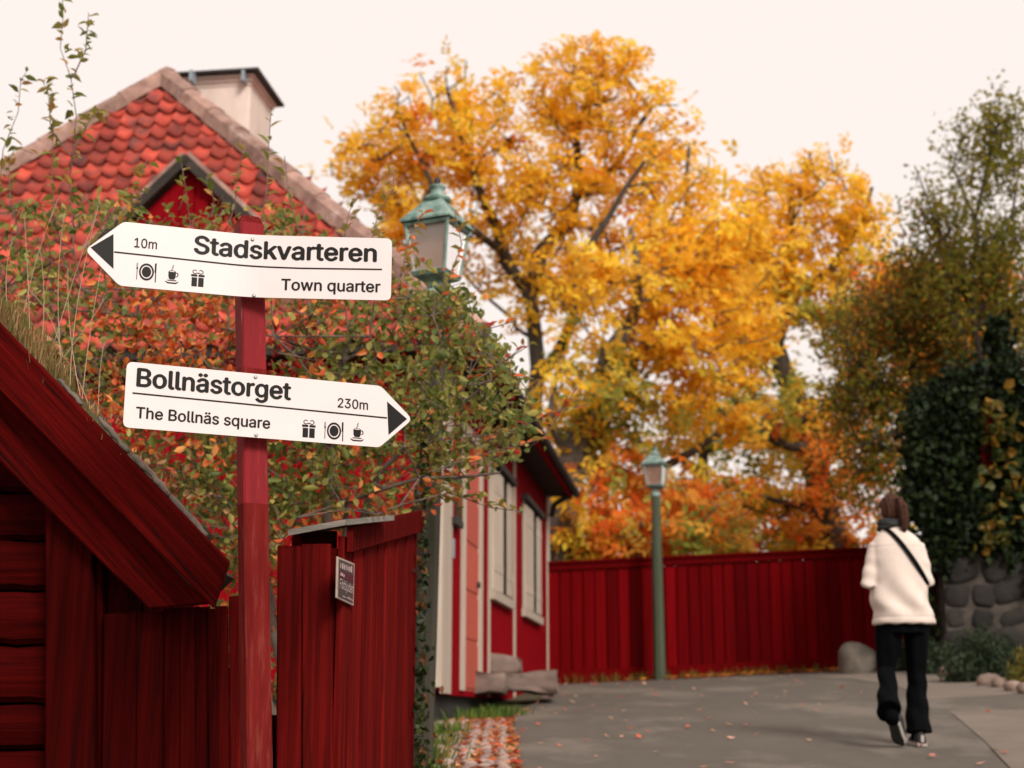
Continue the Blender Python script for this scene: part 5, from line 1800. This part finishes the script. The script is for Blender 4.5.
bare = np.array([tuple(P(a_, b_, d_)) for a_, b_, d_ in zip(px[:420] + rng.normal(size=420) * 14, py[:420] + rng.normal(size=420) * 12, rng.uniform(6.1, 7.4, 420))])
pos, par, rad, tn, nl = skeleton(limbs, np.concatenate([tips, bare]), .03, .16)
tn = tn[:len(tips)]
vv, ff = branch_mesh(pos, par, rad, nl, .0022, .40, M['twig'], 5)
put('stem', fast_mesh(vv - np.array(sfoot), ff, M['twig'], smooth=True), shrub)
GRN = [(122, 128, 60), (150, 146, 72), (98, 112, 52), (172, 160, 86)]
SHO = [(240, 136, 66), (226, 108, 56), (246, 164, 90), (206, 86, 50)]
SHR = [(178, 40, 34), (206, 70, 56), (150, 34, 30)]
SBR = [(176, 136, 92), (206, 160, 112), (146, 106, 72)]


def col_shrub(c, ci):
    return blend_cols(c, [GRN, SHO, SHR, SBR], [.40 + .35 * np.clip((-1.3 - c[:, 0]) / .8, 0, 1), vnoise(c, 2.2, 21) + .06, vnoise(c, 2.4, 22) - .28, vnoise(c, 2.0, 23) - .12])


per = 11
cen = np.repeat(tips, per, axis=0); back = np.repeat(pos[par[tn]], per, axis=0)
u = rng.uniform(0, 1, (len(cen), 1)) * .9
c = cen * (1 - u) + back * u + rng.normal(size=cen.shape) * .042
v, f, cc = leaf_soup(c, .050 * rng.uniform(.6, 1.3, len(c)), .028, col_shrub(c, None), .15, shape=6)
put('foliage', fast_mesh(v - np.array(sfoot), f, M['leaf_near'], cc), shrub)['kind'] = 'stuff'
# the leaves on the shoots, one by one
lmesh = []
for i, pc in enumerate([(128, 132, 62), (156, 148, 76), (104, 118, 54), (190, 142, 76), (232, 124, 66), (206, 76, 48), (172, 146, 84)]):
    for j in range(2):
        W_ = .026 if j else .021
        vs = [(0, 0, 0), (.017, W_ * .5, .005), (.033, W_ * .40, .004), (.052, 0, -.006), (.033, -W_ * .40, .004), (.017, -W_ * .5, .005), (.017, 0, -.001), (.033, 0, -.002)]
        lmesh.append(mesh_of(vs, [(0, 1, 6), (1, 2, 7, 6), (2, 3, 7), (0, 6, 5), (6, 7, 4, 5), (7, 3, 4)], M['leaf_near'], True, np.tile(np.array(s2l(*pc)), (8, 1))))
for Yd, pts, nl_ in shoots:
    w3 = [P(a_, b_, Yd + .2 * i / len(pts)) for i, (a_, b_) in enumerate(pts)]
    lens = [0]
    for a_, b_ in zip(w3, w3[1:]): lens.append(lens[-1] + (b_ - a_).length)
    red = pts[0][0] > 400
    NLF = int(nl_ * (3.8 if pts[-1][0] < 160 else 2.6))
    for k in range(NLF):
        s = lens[-1] * (.25 + .75 * (k + random.random() * .6) / NLF); s = min(s, lens[-1])
        i = max(j for j in range(len(lens)) if lens[j] <= s); i = min(i, len(w3) - 2)
        p = w3[i] + (w3[i + 1] - w3[i]) * ((s - lens[i]) / max(1e-6, lens[i + 1] - lens[i]))
        mi = random.choice([0, 1, 2, 3, 4, 5, 6, 7, 12, 13, 2, 3] if not red else [0, 2, 3, 6, 7, 8, 9, 10, 8, 12])
        o = put('leaf', lmesh[mi], shrub, p)
        o.rotation_euler = (random.uniform(-.9, .9), random.uniform(-.9, .5), random.uniform(0, 6.3))
        sc_ = random.uniform(.75, 1.55); o.scale = (sc_, sc_, sc_)

# dry grass on the turf roof
gvs, gfs, gcs, off = [], [], [], 0
for i in range(170):
    u = rng.uniform(.36, .97) if i % 5 == 0 else rng.uniform(.36, .70)
    c = a = P(-260, 60, BY) + (P(222, 556, BY) - P(-260, 60, BY)) * u + V((0, rng.uniform(.04, .36), -.03))
    n = int(rng.uniform(14, 40))
    v, f, c_ = grass_tuft(tuple(c), n, rng.uniform(.05, .12) * (1.2 if u < .65 else .4), .03, 1.2, palette(n, [(150, 120, 74), (120, 104, 56), (92, 96, 46), (176, 140, 98), (130, 92, 62)]), .0016)
    gvs.append(v); gfs.append(f + off); gcs.append(c_); off += len(v)
v = np.concatenate(gvs); f = np.concatenate(gfs); cc = np.concatenate(gcs)
tag(put('roof_grass', fast_mesh(v, f, M['grass'], cc)), 'short dry and green grass growing on the turf roof', 'grass', kind='stuff')
stalks = [((70, 385), (78, 300), (100, 200), 1), ((62, 372), (58, 290), (64, 215), 1), ((82, 400), (92, 320), (108, 235), 1), ((30, 350), (28, 280), (24, 215), 1), ((48, 365), (70, 290), (96, 215), 1),
          ((98, 412), (100, 372), (104, 344), 1), ((66, 376), (52, 322), (28, 290), 1), ((20, 338), (34, 268), (58, 200), 1), ((80, 395), (70, 330), (68, 270), 1), ((55, 368), (84, 330), (104, 300), 1),
          ((10, 330), (6, 280), (12, 240), 1), ((90, 408), (74, 372), (58, 350), 1), ((40, 356), (44, 300), (40, 250), 1)]
mb = MB()
for i, (p0, p1, p2, _) in enumerate(stalks):
    Yd = BY + .1 + .07 * (i % 8)
    A_, B_, C_ = P(*p0, Yd), P(*p1, Yd), P(*p2, Yd)
    pts = [A_ * (1 - t) ** 2 + (B_ * 2 - (A_ + C_) * .5) * (2 * t * (1 - t)) + C_ * t * t for t in np.linspace(0, 1, 7)]
    mb.tube(pts, [.0016, .0015, .0014, .0012, .001, .0009, .0006], 4)
    for t in np.linspace(.86, 1, 9):
        q_ = A_ * (1 - t) ** 2 + (B_ * 2 - (A_ + C_) * .5) * (2 * t * (1 - t)) + C_ * t * t
        mb.tube([q_, q_ + V((random.uniform(-.012, .012), random.uniform(-.01, .01), .018))], [.0012, .0004], 3)
so_ = mb.build('dry_stalks', M['straw'] if 'straw' in M else mat('straw', (0.50, 0.36, 0.24), (0.36, 0.25, 0.16), 20, rough=.8, bump=0, rand=0))
tag(so_, 'tall straw coloured grass stalks rising from the turf roof', 'grass', kind='stuff')

# ------------------------------------------------------------------ the person walking away up the road
def fuse(name, mb, m, parent, voxel, smooth_it=4, disp=None):
    """fuse overlapping tubes and lofts into one continuous surface"""
    me = mesh_of(mb.v, mb.f, m)
    o = bpy.data.objects.new('tmp', me); COL.objects.link(o)
    md = o.modifiers.new('r', 'REMESH'); md.mode = 'VOXEL'; md.voxel_size = voxel; md.use_smooth_shade = True
    ms = o.modifiers.new('s', 'SMOOTH'); ms.iterations = smooth_it; ms.factor = .5
    dg = bpy.context.evaluated_depsgraph_get()
    me2 = bpy.data.meshes.new_from_object(o.evaluated_get(dg))
    bpy.data.objects.remove(o)
    v = np.empty(len(me2.vertices) * 3, np.float32); me2.vertices.foreach_get('co', v); v = v.reshape(-1, 3)
    if disp is not None:
        nn = np.empty(len(me2.vertices) * 3, np.float32); me2.vertices.foreach_get('normal', nn); nn = nn.reshape(-1, 3)
        v = v + nn * disp(v)[:, None]
        me2.vertices.foreach_set('co', v.ravel())
    me2.materials.clear(); me2.materials.append(m)
    me2.polygons.foreach_set('use_smooth', [True] * len(me2.polygons))
    me2.update()
    return put(name, me2, parent)


pX, pY = P(905, 748, 9.45).x, 9.45
pZ = float(gz(pX, pY)) + .002
per_ = thing('person', (pX + .055, pY, pZ), 'person in cream coat and black flared trousers walking away up the road', 'person')


def ell(cx, cy, z, rx, ry, n=24, tilt=0.0):
    return [V((cx + rx * math.copysign(abs(math.cos(q_)) ** .85, math.cos(q_)), cy + ry * math.copysign(abs(math.sin(q_)) ** .85, math.sin(q_)), z + tilt * math.cos(q_))) for q_ in [2 * math.pi * j / n for j in range(n)]]


HX, HY, HZ = -.045, .03, 1.58                   # centre of the head
Lhip, Lkn, Lan = V((-.115, .0, .86)), V((-.140, .04, .47)), V((-.190, -.22, .20))
Rhip, Rkn, Ran = V((.075, .0, .86)), V((.070, .08, .47)), V((.050, .06, .085))
Lsh, Lel, Lwr = V((-.168, .0, 1.325)), V((-.243, -.02, 1.075)), V((-.11, .20, 1.10))
Rsh, Rel, Rwr = V((.105, .0, 1.325)), V((.150, -.01, 1.085)), V((.055, .21, 1.11))
b = MB()
b.loft([ell(-.02, 0, .80, .12, .09), ell(-.02, 0, .90, .16, .11), ell(-.025, .01, 1.05, .125, .09), ell(-.03, 0, 1.22, .15, .10), ell(-.035, 0, 1.36, .15, .085), ell(-.045, .005, 1.43, .07, .06), ell(-.05, .01, 1.50, .05, .052), ell(-.053, .02, 1.54, .048, .05)])
for hip, kn, an in ((Lhip, Lkn, Lan), (Rhip, Rkn, Ran)):
    b.tube([hip + V((0, 0, .05)), hip.lerp(kn, .4), kn, kn.lerp(an, .3), kn.lerp(an, .7), an], [.082, .072, .052, .054, .040, .034], 14)
for sh, el, wr in ((Lsh, Lel, Lwr), (Rsh, Rel, Rwr)):
    b.tube([sh, sh.lerp(el, .5), el, el.lerp(wr, .35), wr], [.048, .042, .034, .034, .024], 12)
    fd = (wr - el).normalized(); inn = V((1, 0, 0)) if sh.x < 0 else V((-1, 0, 0))
    dn = V((0, 0, -1))
    pc = wr + fd * .05
    b.tube([wr - fd * .01, wr + fd * .03, wr + fd * .085], [(.022, .017), (.036, .016), (.034, .014)], 12, hint=inn)
    side_ = fd.cross(inn).normalized()
    for fi, (o_, l_) in enumerate(((-.027, .060), (-.009, .070), (.009, .066), (.026, .052))):
        p0 = wr + fd * .08 + side_ * o_
        b.tube([p0, p0 + fd * l_ * .45 + inn * .006, p0 + fd * l_ * .75 + inn * .022, p0 + fd * l_ * .85 + inn * .042], [.0088, .0085, .008, .0065], 8, hint=side_)
    tb_ = wr + fd * .03 - side_ * .03
    b.tube([tb_, tb_ - side_ * .022 + fd * .025 + inn * .012, tb_ - side_ * .024 + fd * .052 + inn * .028], [.012, .010, .008], 8)
# head: skull, jaw, nose, ears, brow and lips, looking ahead and a little down
hd = []
for z_, rx, ry, cy in ((-.115, .030, .035, .045), (-.10, .042, .055, .035), (-.075, .055, .075, .022), (-.04, .064, .088, .012), (0, .070, .096, .005), (.04, .072, .098, -.002), (.075, .062, .085, -.006), (.10, .040, .055, -.008), (.113, .012, .018, -.008)):
    hd.append(ell(HX, HY + cy, HZ + z_, rx, ry))
b.loft(hd)
b.tube([V((HX, HY + .085, HZ + .015)), V((HX, HY + .105, HZ - .015)), V((HX, HY + .112, HZ - .032)), V((HX, HY + .095, HZ - .042))], [.008, .011, .014, .010], 8, hint=(1, 0, 0))
b.tube([V((HX - .022, HY + .088, HZ - .066)), V((HX, HY + .098, HZ - .064)), V((HX + .022, HY + .088, HZ - .066))], [.005, .009, .005], 8, hint=(0, 0, 1))
for sg_ in (-1, 1):
    b.tube([V((HX + sg_ * .068, HY - .005, HZ - .03)), V((HX + sg_ * .078, HY - .012, HZ - .005)), V((HX + sg_ * .074, HY - .008, HZ + .022))], [.010, .014, .010], 8, hint=(1, 0, 0))
    b.tube([V((HX + sg_ * .018, HY + .093, HZ + .022)), V((HX + sg_ * .045, HY + .082, HZ + .026))], [.007, .006], 6, hint=(0, 0, 1))
body = fuse('body', b, M['skin'], per_, .0065, 3)
for sg_ in (-1, 1):
    MB().lathe((HX + sg_ * .031, HY + .082, HZ + .006), [(.001, -.010), (.008, -.006), (.0105, 0), (.008, .006), (.001, .010)], 10).build('eye', M['sole'], None, True).parent = per_

# coat: one piece with sleeves; soft folds pushed into the surface
tor = [(.80, -.012, .205, .150), (.806, -.012, .212, .158), (.84, -.014, .210, .158), (.90, -.020, .200, .152), (1.0, -.027, .190, .145), (1.12, -.032, .184, .138), (1.24, -.034, .182, .130), (1.33, -.034, .176, .122), (1.375, -.034, .158, .108), (1.41, -.036, .128, .092), (1.44, -.042, .090, .076), (1.47, -.048, .064, .064)]
c_ = MB()
c_.loft([ell(cx, -.0, z_, rx, ry, 32) for z_, cx, rx, ry in tor])
for sh, el, wr in ((Lsh, Lel, Lwr), (Rsh, Rel, Rwr)):
    s_in = sh + V((.04 if sh.x < 0 else -.04, 0, .005))
    c_.tube([s_in, sh, sh.lerp(el, .5), el + V((0, -.01, 0)), el.lerp(wr, .35), el.lerp(wr, .92)], [.056, .062, .058, .047, .044, .042], 16)


def folds(v):
    x, y, z = v[:, 0], v[:, 1], v[:, 2]
    w = np.clip((1.34 - z) / .4, 0, 1)
    f = .014 * np.sin(x * 27 + 2.2 * np.sin(z * 7) + (z - 1) * 10) * w * np.clip((z - .82) / .1, 0, 1)
    f += .004 * np.sin(z * 55 + x * 22) * np.clip((np.abs(x + .035) - .13) / .06, 0, 1) * np.clip((1.3 - z) / .1, 0, 1) * np.clip((z - 1.0) / .05, 0, 1)
    f += .003 * np.sin(x * 60 - z * 30) * np.clip((1.1 - z) / .2, 0, 1)
    f -= .004 * np.exp(-((z - .845) / .006) ** 2)                      # hem seam
    f -= .003 * np.exp(-((z - 1.325 + .02 * np.abs(x + .03)) / .006) ** 2) * (y < 0)      # yoke seam across the back
    return f


coat = fuse('coat', c_, M['coat'], per_, .008, 5, folds)
for el, wr in ((Lel, Lwr), (Rel, Rwr)):
    fd = (wr - el).normalized()
    MB().tube([wr - fd * .035, wr - fd * .002], [.053, .053], 16).build('cuff', M['coat'], None, True).parent = coat
cr = []
MB().loft([ell(-.047, .005, 1.445, .085, .078), ell(-.05, .005, 1.475, .072, .072)], cap=False).build('collar', M['coat'], None, True).parent = coat

# trousers: flared, black
t_ = MB()
t_.loft([ell(-.02, 0, .74, .15, .115), ell(-.02, 0, .82, .165, .12), ell(-.02, 0, .95, .155, .115), ell(-.02, 0, 1.0, .14, .105)])
Lhem = V((-.165, -.22, .19)); Rhem = V((.075, .05, .085))
t_.tube([Lhip + V((0, 0, -.02)), V((-.122, .02, .68)), V((-.140, .045, .50)), V((-.162, -.05, .40)), V((-.185, -.14, .31)), V((-.205, -.215, .225))], [(.094, .10), (.084, .088), (.062, .068), (.060, .070), (.070, .086), (.082, .104)], 20)
t_.tube([Rhip + V((0, 0, -.02)), V((.075, .04, .68)), V((.070, .075, .48)), V((.064, .07, .32)), V((.056, .055, .18)), V((.052, .045, .085))], [(.094, .10), (.084, .09), (.064, .070), (.068, .076), (.080, .094), (.090, .112)], 20)


def tfold(v):
    x, y, z = v[:, 0], v[:, 1], v[:, 2]
    return .004 * np.sin(z * 42 + x * 25) * np.clip((.6 - z) / .2, 0, 1) + .003 * np.sin(x * 80 + z * 8)


fuse('trousers', t_, M['trousers'], per_, .008, 3, tfold)


def shoe(heel, toe, lift, par):
    """low canvas shoe from heel to toe"""
    d = (toe - heel); ln = d.length; d.normalize()
    sd_ = d.cross(lift).normalized(); upv = sd_.cross(d)
    prof = [(-.005, .026, .055), (.03, .034, .075), (.09, .035, .085), (.14, .037, .070), (.19, .043, .052), (.235, .040, .040), (.262, .022, .026)]
    k = ln / .26
    mb = MB(); so2 = MB(); r1, r2 = [], []
    for s, w, h in prof:
        c0 = heel + d * (s * k)
        r1.append([c0 + sd_ * (w * math.cos(q_)) + upv * (.018 + h * max(0, math.sin(q_)) ** .7) for q_ in np.linspace(0, math.pi, 12)])
        r2.append([c0 + sd_ * ((w + .005) * x_) + upv * z_ for x_, z_ in ((-1, 0), (1, 0), (1.02, .024), (-1.02, .024))])
    mb.loft(r1); so2.loft(r2)
    o = mb.build('shoe', M['shoe'], None, True); o.parent = par
    q2 = so2.build('sole', M['sole'], None); q2.parent = o
    r3 = [[heel + d * (s * k) + sd_ * ((w + .004) * x_) + upv * z_ for x_, z_ in ((-1, -.006), (1, -.006), (1, -.0005), (-1, -.0005))] for s, w, h in prof]
    q4_ = MB().loft(r3).build('outsole', M['shoe'], None); q4_.parent = o
    tg = MB(); c0 = heel + d * (-.006)
    tg.box(heel + d * .0 + upv * .05, sd_ * .010, d * .008, upv * .022)
    q3 = tg.build('heel_tab', M['sole'], None); q3.parent = o


shoe(V((.045, -.06, .0)), V((.055, .20, .012)), V((0, 0, 1)), per_)
lh = V((-.185, -.215, .165)); lt = V((-.110, -.05, .03))
shoe(lh, lh + (lt - lh).normalized() * .255, V((.35, -.1, 1)), per_)

for kn, an in ((Lkn, Lan), (Rkn, Ran)):
    up2 = (kn - an).normalized()
    MB().tube([an - up2 * .05, an + up2 * .12], [.044, .050], 12).build('sock', M['trousers'], None, True).parent = per_
# scarf wound round the neck
sc2 = MB()
pts, rr_ = [], []
for k in range(40):
    an = k / 39 * 4 * math.pi
    pts.append(V((-.05 + (.080 - .006 * (k / 39)) * math.cos(an), .012 + .075 * math.sin(an), 1.462 + .030 * (k / 39) * 1.2 + .012 * math.sin(an * 1.5))))
    rr_.append(.026 + .004 * math.sin(k))
sc2.tube(pts, rr_, 10, hint=(.02, .03, 1))
fuse('scarf', sc2, M['scarf'], per_, .008, 2, lambda v: .003 * np.sin(v[:, 2] * 190 + v[:, 0] * 40))
# hair: cap and ponytail
h_ = MB()
cap = []
for z_, rx, ry, cy in ((-.055, .060, .050, -.045), (-.03, .070, .072, -.030), (0, .077, .090, -.016), (.04, .079, .100, -.008), (.075, .070, .092, -.008), (.10, .050, .066, -.010), (.122, .018, .026, -.010)):
    cap.append(ell(HX, HY + cy, HZ + z_, rx, ry))
h_.loft(cap)
h_.tube([V((HX + .018, HY - .085, HZ + .062)), V((HX + .030, HY - .115, HZ + .068)), V((HX + .042, HY - .130, HZ + .02)), V((HX + .050, HY - .125, HZ - .06)), V((HX + .054, HY - .115, HZ - .13)), V((HX + .050, HY - .108, HZ - .165))], [.018, .026, .036, .036, .026, .006], 14)
fuse('hair', h_, M['hair'], per_, .006, 2, lambda v: .0025 * np.sin(v[:, 0] * 260 + v[:, 2] * 20))
MB().lathe((HX + .022, HY - .100, HZ + .066), [(.018, -.008), (.023, 0), (.018, .008)], 12).build('hair_tie', M['strap'], None, True).parent = per_


# bag strap across the back, lying on the coat
def coat_y(x, z_):
    zz = [t[0] for t in tor]
    cx, rx, ry = (float(np.interp(z_, zz, [t[k] for t in tor])) for k in (1, 2, 3))
    q_ = min(.97, abs((x - cx) / rx))
    return -ry * (1 - q_ ** 2.3) ** (1 / 2.3)


st_ = MB(); rings = []
n = 22
for i in range(n + 1):
    u = i / n
    x = -.115 + (.150 + .115) * u ** .93
    z_ = 1.452 - (1.452 - 1.06) * u
    y = coat_y(x, z_) - .012
    c0 = V((x, y, z_)); dv = V((.25, 0, -.40)).normalized(); wv = V((dv.z, 0, -dv.x)) * -1
    rings.append([c0 + wv * .0165 + V((0, .006, 0)), c0 + wv * .015 - V((0, .002, 0)), c0 - wv * .015 - V((0, .002, 0)), c0 - wv * .0165 + V((0, .006, 0))])
st_.loft(rings)
o = st_.build('bag_strap', M['strap'], None); o.parent = per_
per_.scale = (.965, .965, .965)
